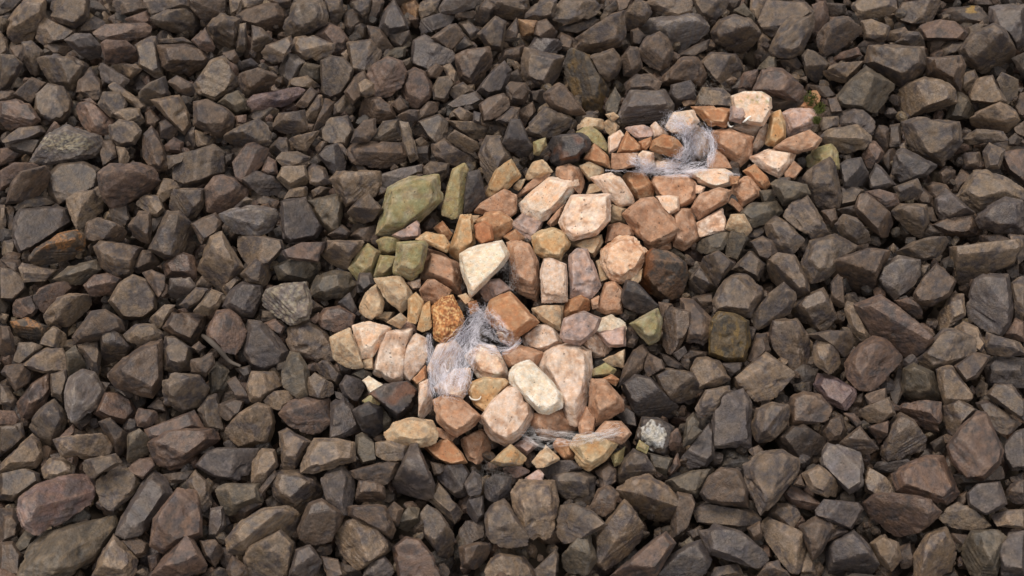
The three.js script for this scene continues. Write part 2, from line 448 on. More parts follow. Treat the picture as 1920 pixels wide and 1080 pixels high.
A 745 455 796 452 802 460 793 506 772 526 737 513 749 478
g 450 515 479 485 510 499 526 515 503 537 467 532 @487 503
o 515 500 543 486 579 479 599 506 580 533 550 530 524 525 @564 500
k 515 495 532 475 544 491 532 500
o 583 541 593 517 627 506 656 512 667 535 644 559 608 564 586 554 @627 529
K+ 669 533 674 512 695 512 703 533 683 549
t 402 550 443 518 451 525 425 559
g 810 271 833 260 857 275 899 304 897 320 868 316 839 310 813 295 @839 281
g 795 315 808 302 842 307 841 328 828 348 809 337 795 328
a 829 388 847 353 848 320 871 307 878 320 870 370 868 405 848 410 829 401 @863 340
K 871 364 877 322 899 320 912 370 886 395 870 401
g 899 285 912 255 940 257 947 280 959 301 928 319 910 364 901 328 @928 275
Y 910 361 928 319 958 299 977 330 945 361 918 371 @951 319
c 985 332 998 305 1018 299 1036 322 1011 334 989 338
c 954 358 973 338 985 336 977 353 960 366
d 966 369 985 349 1011 325 1033 327 1005 352 974 370
d 887 400 902 381 945 355 968 365 968 397 958 406 928 396 @934 372
w 973 381 985 369 1028 331 1082 337 1085 349 1070 369 1028 410 1011 417 981 405 @1034 355
d 1044 315 1067 307 1100 322 1105 346 1088 366 1082 343 1044 331
c 1083 309 1105 303 1140 319 1123 337 1105 341
y 1095 298 1114 269 1140 292 1146 317 1111 304
c 1099 365 1105 346 1129 340 1129 358
q 1049 417 1061 378 1070 366 1144 364 1143 414 1117 441 1075 451 1058 438 @1100 396
d 1026 418 1046 393 1059 382 1052 417 1034 426
y 892 414 910 399 937 396 962 413 959 429 935 451 915 454 898 435 @931 414
F+ 890 422 907 414 922 423 925 449 904 459 892 446
Y 841 471 853 427 863 405 884 403 892 438 891 456 860 490 845 485 @871 441
Y 778 449 799 434 833 441 843 458 837 474 808 462
y 813 428 830 415 849 438 843 460 830 441
c 878 404 903 404 895 417 886 423
m 960 417 981 399 1019 416 1011 435 993 454 966 435
y 944 444 966 429 984 446 978 458 954 458
Y 996 444 1011 432 1037 426 1064 438 1070 458 1052 492 1025 488 1003 474 @1037 446
d 950 456 969 449 993 459 1010 493 1014 535 1006 564 981 555 956 537 961 493 @984 482
W 860 476 886 463 941 450 956 481 936 506 911 528 883 557 873 537 864 506 @907 485
d 789 522 800 467 827 474 859 493 865 518 863 553 840 531 808 525 @827 494
c 1070 458 1091 444 1128 440 1131 455 1115 484 1100 473
q 1013 518 1019 486 1037 485 1062 496 1064 565 1016 567 @1040 506
m 1066 480 1082 465 1102 467 1128 536 1106 561 1069 558 @1088 488
c 1116 486 1129 488 1142 523 1126 528
d 1143 304 1148 288 1195 288 1195 310 1164 318 1144 317
q 1187 298 1205 283 1226 286 1226 310 1205 320
q 1223 304 1253 296 1278 304 1266 320 1227 320
d 1327 298 1341 278 1361 294 1373 317 1328 317
q 1404 295 1441 279 1492 286 1486 310 1460 334 1428 317 @1454 292
d 1471 325 1489 302 1504 316 1490 336 1472 334
w 1283 322 1298 318 1359 316 1373 325 1373 347 1341 355 1310 344 @1341 328
q 1107 334 1149 323 1165 335 1189 373 1189 382 1161 387 1145 377 1122 352 @1155 352
y 1168 333 1177 320 1205 321 1226 346 1225 370 1199 378 1184 364 @1199 337
d 1220 343 1227 330 1289 327 1305 345 1304 375 1276 391 1264 369 1235 369 @1264 343
w 1230 368 1252 366 1273 369 1273 393 1255 404 1241 390 @1252 375
q 1303 346 1323 351 1315 364 1303 364
d 1295 391 1312 364 1347 352 1371 358 1366 378 1342 395 1311 413 @1332 372
d 1366 355 1395 332 1407 331 1427 358 1426 370 1392 388 1373 369 @1401 355
d 1368 369 1377 372 1394 391 1387 401 1366 381
y 1393 321 1415 308 1438 331 1446 346 1436 358 1418 346 1399 327
y 1368 331 1388 330 1383 346 1370 348
o 1445 343 1455 336 1513 346 1519 364 1495 381 1468 386 @1478 355
b 1458 333 1484 331 1481 343 1460 340
o 1424 358 1446 356 1456 379 1430 381
c 1143 393 1148 382 1175 392 1171 419 1145 419
d 1167 402 1205 372 1226 370 1259 411 1285 435 1252 455 1220 466 1204 457 1179 417 @1220 408
d 1260 404 1276 391 1297 393 1314 447 1282 469 1263 460 @1288 411
q 1306 417 1329 402 1354 391 1362 417 1358 433 1312 444 @1335 417
c 1362 417 1370 403 1395 402 1410 429 1402 446 1360 430 @1383 414
o 1389 399 1411 379 1455 377 1468 396 1448 417 1430 423 1412 429 @1424 393
g 1401 444 1411 428 1433 423 1436 435 1418 452
g 1464 405 1484 381 1513 364 1545 417 1556 442 1525 449 1493 424 @1513 393
g 1430 423 1454 405 1473 415 1508 449 1485 478 1460 474 1440 446 @1466 429
b 1489 470 1514 444 1522 452 1504 484
o 1279 476 1310 451 1354 434 1372 435 1355 468 1329 472 1298 483 @1329 446
o 1358 464 1371 434 1395 435 1403 448 1383 490 1364 483
o 1252 473 1263 462 1287 482 1282 500
H 1200 533 1208 482 1223 467 1258 473 1284 493 1290 518 1277 555 1252 564 1216 549 @1247 494
d 1135 456 1141 422 1161 417 1184 426 1189 441 1158 452
e 1126 466 1158 444 1187 443 1217 473 1193 518 1161 531 1142 523 1128 494 @1170 476
c 1179 524 1205 503 1202 526 1193 535
d 1215 464 1257 454 1258 467 1241 473
g 1289 506 1310 487 1347 470 1376 494 1361 519 1345 540 1323 513 1304 497 @1347 488
g 1284 557 1292 525 1312 500 1342 538 1312 554 @1312 521
g 1372 506 1407 468 1437 497 1422 526 1387 507 @1409 488
b 1407 454 1430 443 1448 452 1460 476 1442 491 1423 483
g 1439 488 1459 474 1490 480 1515 530 1518 548 1496 558 1465 531 1440 530 1437 509 @1466 494
k 1484 482 1496 480 1501 494 1489 494
a 1498 304 1524 281 1559 269 1571 286 1573 317 1536 310 1504 317
g 1504 333 1523 314 1556 295 1565 304 1577 369 1572 389 1541 392 1526 380 1518 358 @1541 334
s 1575 309 1588 299 1614 296 1629 328 1625 354 1583 352
r 1616 292 1627 266 1642 266 1657 286 1648 304 1626 321 @1639 281
b 1648 304 1666 281 1684 275 1678 310 1666 330
s 1673 329 1678 286 1693 278 1714 296 1757 310 1739 329 1689 342 @1701 310
t 1684 272 1696 267 1703 285 1687 281
s 1629 334 1642 307 1654 315 1668 334 1680 347 1654 358 1632 353
g 1794 298 1808 286 1837 285 1843 317 1807 318 @1820 295
g 1842 285 1855 269 1885 281 1873 316 1850 316
r 1873 286 1891 281 1922 280 1922 348 1890 324 @1909 292
k 1845 316 1873 310 1887 329 1855 328
t 1794 369 1825 320 1847 318 1886 333 1923 358 1923 375 1885 381 1837 401 1802 381 @1844 346
s 1829 411 1850 387 1885 369 1923 380 1923 436 1867 439 1838 429 @1879 399
b 1789 340 1802 317 1823 331 1796 360 1786 360
b 1759 324 1773 311 1792 321 1785 354 1766 342
b 1732 348 1748 341 1773 346 1786 364 1761 381 1743 364
s 1753 374 1773 352 1791 367 1828 399 1796 408 1767 417 1756 400
g 1676 351 1720 335 1731 358 1713 382 1689 379 @1701 352
g 1575 351 1601 349 1620 357 1607 381 1576 389
r 1622 360 1648 355 1681 364 1686 382 1661 389 1636 375
b 1719 375 1731 350 1749 369 1750 388 1725 384
b 1604 393 1613 366 1627 364 1661 391 1706 442 1703 456 1673 460 1635 431 1609 405 @1636 387
g 1566 422 1582 403 1607 409 1638 441 1656 468 1619 463 1581 445 @1607 423
b 1539 395 1566 391 1572 414 1559 428
k 1569 393 1602 385 1609 406 1589 408
g 1670 398 1689 382 1737 384 1741 417 1726 448 1707 443 1688 417 @1719 402
b 1737 387 1749 389 1758 417 1743 421
b 1747 423 1778 408 1828 401 1843 439 1815 445 1776 442 @1796 417
k 1723 447 1743 421 1769 438 1749 444
g 1676 476 1711 454 1749 444 1796 444 1801 455 1775 477 1730 490 1705 483 @1749 455
t 1781 464 1819 459 1909 449 1915 464 1899 494 1863 510 1825 520 1804 537 1789 525 1784 494 @1855 467
b 1812 458 1837 441 1875 440 1893 449 1855 455
g 1890 439 1922 442 1922 484 1909 495 1909 458
g 1500 500 1518 452 1566 439 1609 463 1577 482 1553 520 1523 531 @1553 464
b 1544 494 1583 479 1630 466 1668 472 1650 499 1644 536 1618 565 1583 559 1571 518 @1618 485
p 1642 524 1652 499 1684 480 1725 488 1725 518 1708 542 1678 563 1659 548 @1690 518
g 1727 498 1744 496 1731 520 1724 526
b 1711 554 1729 523 1755 495 1778 512 1792 529 1780 554 1749 573 1719 571 @1755 524
k 1759 490 1782 480 1785 520 1767 506
k 1883 505 1910 495 1911 519 1897 526
r 62 559 75 541 119 522 142 521 144 542 114 556 82 588 68 580 @107 539
t 81 593 107 559 130 552 165 553 180 568 168 586 130 612 93 611 @136 565
r 19 587 30 562 60 554 71 580 61 593 19 599
t 205 565 224 532 249 516 274 526 293 556 292 581 268 600 230 597 @252 551
p 312 542 319 522 355 521 367 539 350 556 326 572 312 560 @338 533
g 336 572 367 539 391 542 373 568 350 580
t 362 584 379 562 397 543 418 551 411 575 391 591 @394 562
t -1 584 17 591 10 609 -1 615
O 19 603 30 598 53 595 91 613 78 637 59 642 34 629 @50 610
b 134 635 171 584 196 581 227 600 233 622 207 634 172 642 140 646 @195 598
t 271 605 308 572 328 573 309 599 302 618
t 232 628 254 608 290 607 307 628 296 645 260 647 241 640 @270 619
b 306 616 320 586 355 588 385 589 381 616 362 647 326 634 @344 598
r 324 583 350 577 357 586 332 589
b -1 611 18 614 25 632 30 663 12 683 -1 686 @9 625
t 75 646 83 625 101 612 119 621 138 645 118 657 89 651 @101 634
g 27 660 35 643 59 642 79 650 59 669 36 684 25 676 @50 651
t 41 687 65 663 89 651 118 654 127 672 126 694 82 698
g 146 650 160 642 184 639 190 663 185 701 172 695
g 187 619 201 607 225 625 248 651 226 677 201 698 192 707 190 663 @210 639
o 122 662 130 651 142 647 162 688 154 699 129 707
b 202 702 236 667 273 645 303 637 304 717 285 745 255 739 217 726 @267 681
g 304 657 310 632 326 631 362 654 356 694 332 700 310 692 @332 648
b 359 651 373 640 387 651 373 665
b 358 675 398 661 403 681 385 707 359 697
b 1 699 10 686 42 682 61 699 55 717 30 733
g -1 720 18 726 33 752 25 766 -1 759
r 32 755 59 720 96 698 98 728 84 758 52 790 38 795 @68 728
g 95 702 124 693 129 710 118 754 97 742
p 121 740 129 710 154 693 178 699 197 734 180 765 148 788 135 793 122 762 @160 722
r 177 776 195 737 219 738 245 751 256 776 238 796 201 788 @219 752
b 137 794 179 766 174 791 153 807
k 188 715 209 718 198 733
g 306 715 325 700 374 704 392 728 379 758 344 772 308 758 @347 722
b 276 764 296 744 308 752 313 774 290 770
r 253 785 260 765 290 770 304 785 285 800 256 800 @278 776
r 273 805 319 786 363 769 375 781 381 802 332 808 296 823 278 820 @332 791
g 51 796 77 764 101 750 119 769 126 788 113 817 95 837 71 823 @95 782
r -2 769 28 771 36 788 27 796 -2 795
s 417 575 431 545 455 528 491 535 492 556 474 594 448 594 @467 551
P 487 568 500 544 538 531 573 530 585 568 579 598 544 609 519 590 488 574 @544 554
g 486 579 514 586 528 598 502 604 487 604
r 388 622 406 584 431 580 450 596 462 622 456 658 444 680 425 665 394 640 @425 604
r 494 606 517 598 534 613 527 630 508 619
s 456 663 466 602 490 604 528 638 540 657 527 688 496 697 472 689 @493 642
g 531 625 549 609 579 600 611 621 627 657 628 676 603 678 548 661 @579 628
r 594 598 608 579 639 573 666 592 658 614 633 626 602 613 @633 592
r 579 598 597 586 603 598 591 607
K 634 568 656 549 670 581 662 592
b 584 560 609 580 603 586 584 590
c 666 593 685 549 707 532 720 567 716 592 692 601 670 599 @698 568
c 702 523 751 518 771 545 775 568 751 586 719 557 @745 539
q 761 530 788 523 789 540 774 544
c 702 598 721 584 741 585 728 606
c 726 604 751 586 764 598 751 617
w 659 610 692 601 735 615 716 645 698 669 674 672 @692 625
c 619 633 656 615 674 657 681 688 656 695 625 676 @656 651
c 679 675 698 660 701 693 682 692
q 699 700 709 657 724 622 775 616 759 656 755 713 739 719 @733 654
o 527 699 544 661 561 663 580 693 577 742 556 745 530 723 @556 687
g 576 705 591 699 627 722 633 740 597 749 576 740
g 577 680 615 675 641 705 634 726 609 711 581 693
t 462 722 472 697 515 697 530 722 508 740 484 758 470 752
t 490 752 514 734 544 731 552 746 527 772 495 758
s 637 722 649 703 677 711 685 728 672 754 644 740
o 660 702 680 691 700 702 686 716
W 679 714 692 705 724 725 695 740 @701 719
K 693 740 720 721 764 714 785 734 771 765 745 787 726 772 @745 737
o 390 699 407 676 426 691 437 711 420 730 395 742 @410 702
b 425 716 442 706 463 734 474 759 455 766
k 441 692 468 685 473 705 461 718
k 410 758 443 746 458 752 449 776 424 790 413 782
g 370 770 389 744 407 738 413 776 420 807 390 805 @399 764
t 420 808 449 776 484 755 508 764 516 794 503 837 448 837 @476 782
r 524 776 544 752 573 744 617 748 623 788 604 819 579 819 542 797 @573 764
s 620 756 644 740 663 763 676 806 650 819 620 822 625 788 @647 776
K+ 627 734 650 740 656 758 631 746
K 662 770 692 752 717 763 718 805 704 828 679 807 @692 770
a 678 752 698 737 713 758 692 767
o 716 763 734 786 733 817 717 825
d 787 545 802 525 815 524 847 545 839 562 815 569 797 574
m 889 548 916 526 935 522 959 542 935 555 909 570 @928 539
E 806 580 827 559 849 552 870 598 862 623 833 645 814 636 809 598 @839 586
Y 765 562 780 549 794 565 791 586 780 606 765 601 @780 562
Y 782 618 791 574 806 565 810 618 789 630
m 753 616 764 599 781 613 781 626
c 858 555 874 549 888 562 874 573
y 877 568 893 563 900 581 882 591
y 919 562 957 546 983 573 1010 604 987 622 963 639 926 617 908 592 @957 580
d+ 932 621 969 622 977 639 957 650 938 640
c 997 579 1022 572 1057 573 1052 622 1035 606 1009 599
y 1049 592 1064 562 1088 551 1108 565 1113 583 1075 588 1057 599 @1085 568
m 1050 629 1058 598 1094 583 1128 597 1117 622 1088 647 1054 640 @1091 604
d 1118 581 1134 531 1153 529 1168 545 1166 588 1134 588
d 1107 561 1124 554 1123 577 1111 580
q 975 634 999 613 1028 604 1042 615 1055 645 1028 657 996 660 @1017 622
W 1117 622 1127 597 1147 590 1173 604 1173 620 1135 628
m 1118 624 1172 612 1173 649 1141 651
q 1091 645 1105 628 1123 628 1131 645 1167 657 1117 674 @1111 642
c 1130 675 1172 655 1171 693 1147 687
a 1111 693 1135 680 1155 693 1147 705 1112 706
q 753 681 765 639 780 627 801 637 802 669 791 693 768 716 753 702 @780 663
y 773 711 798 685 800 714 782 721
q 785 778 786 721 803 712 817 771 794 788
q 801 694 820 649 852 637 870 662 857 693 821 722
q 813 728 851 693 881 691 881 728 863 752 833 746
q 872 668 897 646 929 649 947 681 957 711 934 719 897 710 @919 669
d 941 663 969 645 993 657 1019 660 1008 687 981 677 955 688
W 955 698 966 684 993 675 1008 687 1028 716 1055 740 1054 762 1028 776 1008 772 985 735 956 719 @1005 716
q 1008 687 1017 663 1040 645 1082 645 1108 660 1111 693 1103 747 1082 796 1064 790 1052 740 1028 716 @1064 681
Y 878 734 884 718 907 708 945 711 955 719 928 746 910 773 891 760 @916 725
q 899 788 922 752 951 724 975 722 999 758 1002 782 976 819 951 836 922 823 @945 755
d 813 751 833 740 863 746 904 782 888 800 857 819 833 805 819 789 @857 767
d 997 799 999 776 1053 765 1066 794 1084 805 1059 824 1016 825 @1034 782
d 1103 765 1108 711 1135 711 1170 752 1171 770 1135 789 1116 798 @1135 737
y 1127 711 1147 702 1161 711 1154 724
d 1084 794 1100 762 1117 782 1112 819 1088 817
g 1337 562 1358 526 1377 513 1401 515 1429 538 1432 556 1407 596 1377 592 1339 587 @1389 539
K 1164 559 1174 526 1193 530 1219 555 1235 574 1223 586 1199 588 1168 575 @1193 551
o 1169 579 1199 586 1187 602 1171 599
A 1179 607 1211 588 1233 578 1243 603 1236 638 1217 647 1197 629 @1214 604
b 1171 649 1187 626 1198 633 1187 657
b 1160 724 1170 687 1187 657 1206 646 1217 663 1205 693 1181 712 @1193 669
b 1240 653 1247 580 1252 574 1294 586 1294 616 1270 657 1258 665 @1270 598
b 1234 566 1260 570 1247 586 1241 599
b 1287 641 1293 584 1275 560 1300 562 1334 598 1335 628 1319 647 @1306 598
b 1295 558 1336 549 1340 587 1329 595 1312 580
G 1329 634 1334 603 1347 586 1377 589 1403 603 1406 646 1396 677 1365 677 1331 664 @1368 616
b 1401 610 1419 615 1413 636 1401 645
g 1405 599 1441 552 1469 530 1495 554 1480 587 1448 604 1423 618 @1460 556
g 1481 580 1506 555 1544 540 1557 561 1569 598 1549 622 1525 615 1493 596 @1528 565
b 1400 676 1418 626 1437 626 1444 657 1412 687
g 1439 634 1445 598 1495 599 1521 638 1527 682 1520 718 1495 707 1472 682 1446 657 @1478 634
b 1237 662 1257 667 1295 693 1282 699 1247 687
b 1205 693 1217 663 1241 675 1248 693 1216 707
k 1210 651 1241 645 1237 664 1217 663
b 1279 669 1293 656 1330 660 1326 669 1293 689
s 1262 663 1283 649 1288 660 1273 676
t 1295 693 1306 672 1324 669 1349 677 1370 712 1342 724 1312 728 1300 705 @1329 687
g 1227 704 1251 691 1300 699 1312 716 1320 734 1282 757 1258 753 1241 734 @1276 711
k 1352 681 1391 680 1391 693 1370 707
t 1372 711 1407 681 1436 660 1467 680 1492 702 1483 729 1467 754 1430 760 1406 741 1381 729 @1433 693
k 1487 721 1521 715 1521 735 1482 741
s 1168 721 1192 704 1223 709 1249 745 1272 764 1284 789 1270 805 1247 794 1191 777 1179 752 @1211 734
g 1304 765 1323 732 1366 724 1371 734 1342 759 1335 778 1311 777
s 1335 776 1353 737 1395 728 1409 757 1408 837 1340 837 1336 800 @1371 758
g 1407 799 1416 766 1448 755 1478 761 1480 794 1455 822 1420 831 @1445 776
b 1478 764 1482 745 1507 734 1537 740 1557 764 1555 788 1519 796 1483 800 @1513 758
o 1287 786 1300 774 1311 793 1306 811 1281 825
K 1155 779 1175 765 1189 775 1194 800 1170 794
b 1558 531 1571 515 1580 521 1584 575 1571 612 1559 580
t 1583 580 1588 566 1601 569 1603 602 1631 629 1627 639 1610 636 1594 617
r 1602 573 1618 562 1653 554 1678 572 1721 604 1750 634 1725 663 1707 687 1678 657 1634 629 1622 610 @1678 604
r 1676 564 1700 557 1725 568 1730 587 1723 600 1693 581
t 1741 617 1772 578 1784 552 1806 549 1810 592 1785 612 1754 630 @1790 574
s 1810 586 1825 525 1844 515 1891 515 1899 580 1892 611 1874 630 1844 618 1812 599 @1861 554
g 1896 531 1922 513 1922 594 1902 576
r 1880 632 1903 596 1922 603 1922 641
g 1516 628 1553 619 1596 621 1603 652 1584 671 1553 645
t 1525 650 1532 637 1565 639 1584 681 1587 706 1559 705 1528 682 @1553 657
r 1585 681 1606 650 1636 632 1660 636 1695 672 1686 687 1661 713 1642 732 1612 730 1588 705 @1636 663
v 1525 721 1535 701 1565 707 1603 728 1607 752 1584 769 1547 752 @1565 728
g 1716 675 1737 651 1767 616 1791 617 1826 634 1834 657 1808 675 1773 693 1743 696 @1778 642
t 1791 615 1807 602 1833 614 1847 645 1839 659 1820 645
g 1845 651 1851 624 1879 632 1911 642 1923 664 1891 669 1853 664
b 1788 687 1826 660 1857 668 1833 707 1810 718
t 1755 693 1767 687 1787 687 1808 716 1828 747 1809 754 1773 759 1761 728 @1778 711
s 1846 687 1866 670 1897 669 1923 674 1922 729 1891 722 1853 720 @1885 687
o 1690 722 1694 692 1713 681 1751 698 1761 728 1766 750 1725 750 1693 741 @1719 705
k 1664 735 1684 691 1695 699 1693 734 1678 766 1669 752
b 1622 740 1661 727 1663 752 1630 761
t 1824 734 1838 712 1851 721 1851 744 1831 748
g 1850 743 1866 721 1897 722 1923 758 1922 790 1891 772 @1879 734
r 1678 776 1693 757 1725 751 1766 754 1766 795 1756 813 1731 807 1705 782 @1731 764
g 1603 776 1622 763 1667 745 1678 776 1648 794 1623 801 @1648 764
b 1598 746 1619 735 1619 765 1600 772
g 1766 763 1796 749 1834 769 1808 794 1777 831 1769 813
g 1830 757 1854 750 1887 775 1914 794 1886 819 1861 805
r 1581 775 1601 774 1617 794 1607 803
g -1 800 42 794 46 819 24 842 -1 860 @18 813
t -2 874 29 842 60 814 74 825 82 855 67 877 30 880 -2 885 @53 840
t 101 825 118 819 192 812 209 837 207 855 172 861 116 856 @160 825
b 185 792 207 784 239 813 238 838 219 857 205 826 @213 801
o 239 818 261 805 283 824 283 856 248 869 239 863 @261 816
r 111 820 137 794 141 810 130 819
r 278 831 308 807 350 801 403 804 411 825 381 850 344 875 313 881 288 862 @344 825
g 140 884 146 866 215 851 227 867 197 879 178 898 154 890
t 78 879 94 859 119 859 141 873 138 891 107 899 84 897 @110 873
g -2 889 36 879 50 879 73 889 77 908 47 926 23 940 -2 933 @41 890
V 34 956 39 932 71 908 118 893 163 890 181 914 174 944 138 968 107 987 70 999 45 986 @101 932
t 179 908 194 888 225 874 261 887 267 908 245 933 213 958 189 952 179 933 @225 896
r 237 879 261 861 285 857 292 873 267 898 255 884
s 218 998 229 968 260 924 273 894 288 882 314 902 322 925 298 957 267 999 236 1008 @278 932
k 303 890 352 883 363 883 351 903 318 909
g 348 907 367 882 393 907 398 945 379 963 367 926 @370 902
r 283 1022 288 973 307 948 332 918 367 920 378 967 378 1004 350 1015 307 1035 @332 956
b -1 954 24 954 41 979 31 1011 -1 1023
o 24 1027 47 995 67 1002 54 1028 36 1036
o 36 1080 58 1021 87 996 136 983 179 971 215 966 218 990 197 1021 174 1051 136 1076 88 1094 @142 1009
b -1 1019 24 1016 43 1043 37 1088 -1 1088
t 170 1087 193 1032 213 1001 231 1020 257 1050 255 1074 238 1094 @213 1033
b 227 1015 255 1004 280 1021 276 1042 255 1046
r 282 1081 306 1057 337 1025 347 988 368 1020 387 1057 397 1080 @350 1033
b 374 1014 403 1012 420 1033 403 1064 384 1045
r 277 1043 303 1034 305 1056 283 1076
t 249 1074 268 1066 280 1081
s 388 848 406 841 486 842 469 891 444 901 401 894 367 873 @431 855
t 473 867 490 841 515 844 522 873 496 902 472 904 470 884 @502 858
g 522 811 538 802 557 817 586 831 562 856 550 881 531 881 524 850 @550 828
t 565 861 590 823 634 823 664 830 664 864 629 868 590 886 566 885 @621 843
o 667 817 680 811 703 830 705 862 680 869 666 850
t 705 830 733 825 767 837 757 861 721 867 706 855 @733 837
t 680 861 689 858 700 867 680 876
s 731 915 750 872 769 836 781 831 799 866 815 909 805 946 769 947 732 939 @778 884
b 654 884 686 873 727 864 752 867 741 890 722 910 691 900 666 897 @716 876
s 601 895 639 871 663 895 670 914 659 961 644 965 613 939 @639 908
b 666 945 673 901 704 902 720 913 723 945 698 950 @695 917
g 508 908 519 883 561 882 593 895 609 920 611 939 587 939 567 969 543 951 514 932 @556 914
b 484 920 502 896 515 882 520 890 508 908 490 933
o 405 919 418 907 486 907 492 944 467 938 431 967 419 961 @455 920
p 389 1011 395 954 419 950 424 985 407 1011 396 1015
b 419 967 467 932 492 946 455 974 430 993
t 426 1009 449 979 490 954 539 949 561 966 552 1003 522 991 483 1011 454 1041 429 1034 @502 973
b 559 991 579 944 603 935 646 966 621 1015 585 1023 562 1010 @603 961
k 494 938 514 926 538 950 500 951
b 653 950 692 944 723 949 741 992 734 1011 698 975 654 967
t 618 1021 643 977 668 967 705 984 729 1015 729 1034 698 1047 674 1068 637 1051 @680 1003
b 721 961 739 941 756 955 746 987 727 985
o 745 979 769 944 788 954 788 999 756 1008
t 459 1044 467 1027 526 994 552 1020 550 1050 539 1082 466 1094 @508 1027
s 542 1081 554 1032 582 1021 586 1037 605 1056 610 1088
b 586 1033 594 1018 621 1021 623 1040 609 1044
b 602 1043 634 1048 644 1080 614 1088
s 681 1081 692 1050 721 1042 741 1074 740 1093
r 734 1026 762 1007 788 1013 812 1044 824 1081 750 1094 @769 1033
k 640 1055 676 1067 682 1087 637 1087
t 627 1080 641 1068 656 1080
b 424 1068 436 1042 461 1062 467 1086 431 1086
g 388 1080 412 1063 443 1074 451 1093
c 720 813 742 789 774 782 811 789 821 813 815 831 792 839 732 831 @774 801
y 794 837 809 834 839 822 865 849 876 868 845 873 819 862 @842 843
k 807 866 845 873 827 890 814 891
d 861 824 904 805 923 824 930 856 904 875 879 862 @898 819
d 816 800 833 806 859 819 846 829 820 819
Y 920 867 957 831 989 861 975 873 938 874 @960 849
m 963 837 987 817 1010 834 987 854
c 997 867 1023 835 1051 861 1028 873 1004 880
y 1035 837 1046 822 1071 826 1082 861 1058 862
Y 1067 837 1081 815 1111 823 1141 816 1160 831 1137 862 1105 883 1087 875 @1117 837
d 1115 813 1135 790 1165 790 1184 813 1166 833 1129 825
a 1145 854 1172 838 1171 867 1152 875
s 1017 873 1028 864 1072 863 1090 879 1052 884 1028 902 1017 890
m 985 896 1011 879 1020 890 1017 902 987 902
s 819 896 838 871 868 870 881 890 875 928 857 934 838 915 @851 884
m 943 878 975 873 995 884 970 898 943 891
s 903 908 928 888 958 895 958 926 934 944 908 933
s 871 908 886 882 902 894 905 934 880 938
s 866 968 879 936 905 930 908 967 886 985
k 855 1003 873 977 908 975 912 1010 873 1023
t 803 938 823 906 846 930 868 961 852 981 826 957 @830 926
g 790 965 802 948 827 965 847 996 863 1033 864 1070 846 1070 821 1041 795 1003 @821 991
g 909 966 921 948 945 937 963 956 987 997 1001 1028 963 1041 933 1035 912 1003 @945 973
t 959 925 974 900 1040 902 1048 937 1038 1017 1035 1029 1002 1029 981 985 963 956 @1005 938
g 1031 890 1058 879 1095 882 1116 895 1113 933 1101 952 1070 940 1034 920 @1070 902
b 1115 883 1141 865 1155 878 1155 903 1129 920
b 1106 951 1122 918 1147 908 1160 925 1148 963 1129 979 @1135 932
g 1039 1010 1051 948 1076 945 1112 960 1136 985 1113 998 1075 1005 1051 1029 @1082 967
b 861 1026 898 1016 921 1020 921 1044 898 1070 866 1063 @892 1033
t 908 1081 920 1049 939 1037 983 1043 1001 1068 1007 1093 @951 1056
g 1003 1068 1041 1031 1047 1042 1041 1088 1010 1094
o 1045 1069 1056 1038 1082 1003 1105 997 1120 1050 1101 1076 1069 1088 @1088 1027
L 1191 825 1204 782 1235 784 1264 801 1264 831 1247 861 1211 843 @1229 810
r 1252 849 1258 813 1270 801 1280 825 1264 857
o 1213 848 1247 855 1260 860 1248 898 1223 896
a+ 1192 843 1199 825 1217 837 1212 851
g 1155 896 1164 867 1187 841 1212 854 1229 884 1205 902 1163 910 @1193 867
s 1270 867 1298 836 1330 794 1338 807 1340 856 1325 875 1287 883 @1306 843
o 1281 825 1300 796 1317 809 1294 833 1281 839
r 1250 884 1271 847 1276 873 1257 892
k 1455 824 1484 800 1507 796 1549 825 1539 862 1514 881 1495 861 1466 843 @1507 813
g 1393 872 1424 849 1466 843 1495 861 1500 884 1474 915 1448 946 1427 963 1411 927 1399 902 @1460 873
b 1313 926 1328 895 1353 877 1384 882 1403 920 1403 951 1353 947 1322 939 @1359 902
o 1248 902 1294 885 1337 878 1320 908 1307 934 1268 921 @1294 896
t 1156 919 1187 896 1217 890 1253 913 1282 944 1282 967 1265 986 1235 999 1210 981 1173 938 @1229 932
b 1270 924 1297 929 1304 943 1289 993 1269 1011 1252 1015 1275 987 1289 954
t 1114 1009 1132 990 1152 959 1170 939 1187 955 1207 984 1219 1009 1182 1046 1146 1070 1115 1058 @1170 991
g 1300 956 1322 943 1371 950 1409 955 1426 973 1418 985 1389 997 1347 985 1310 979 @1365 961
s 1312 997 1341 982 1389 997 1426 1027 1447 1051 1430 1068 1390 1058 1328 1039 1317 1021 @1377 1009
t 1424 985 1441 971 1519 1003 1515 1027 1501 1074 1478 1076 1446 1034 1424 1003 @1478 997
b 1401 991 1425 977 1431 1017 1411 1011
g 1440 967 1453 942 1479 945 1515 967 1490 990 1460 982 @1472 956
r 1467 925 1483 909 1514 925 1539 944 1526 969 1488 951 @1495 926
r 1144 1081 1179 1057 1223 1013 1248 998 1266 1020 1252 1044 1229 1082 @1223 1033
s 1233 1081 1252 1044 1288 1021 1313 1013 1334 1050 1320 1081 1269 1094 @1294 1039
o 1274 1021 1294 1006 1303 1018 1282 1027
b 1287 997 1313 986 1318 1009 1300 1015
t 1327 1087 1339 1064 1383 1056 1394 1081
b 1416 1087 1436 1056 1460 1050 1486 1087
t 1500 1081 1513 1027 1530 1055 1532 1082
b 1402 843 1422 835 1432 846 1412 858
b 1487 909 1501 888 1511 915
b 1539 813 1553 787 1578 779 1586 807 1578 833 1553 834 @1565 796
t 1582 788 1603 801 1589 815
b 1574 831 1594 811 1613 799 1647 841 1631 857 1594 841 @1610 819
r 1626 801 1667 788 1666 819 1648 833
g 1652 850 1666 796 1687 775 1713 790 1743 831 1745 850 1714 863 1666 864 @1701 804
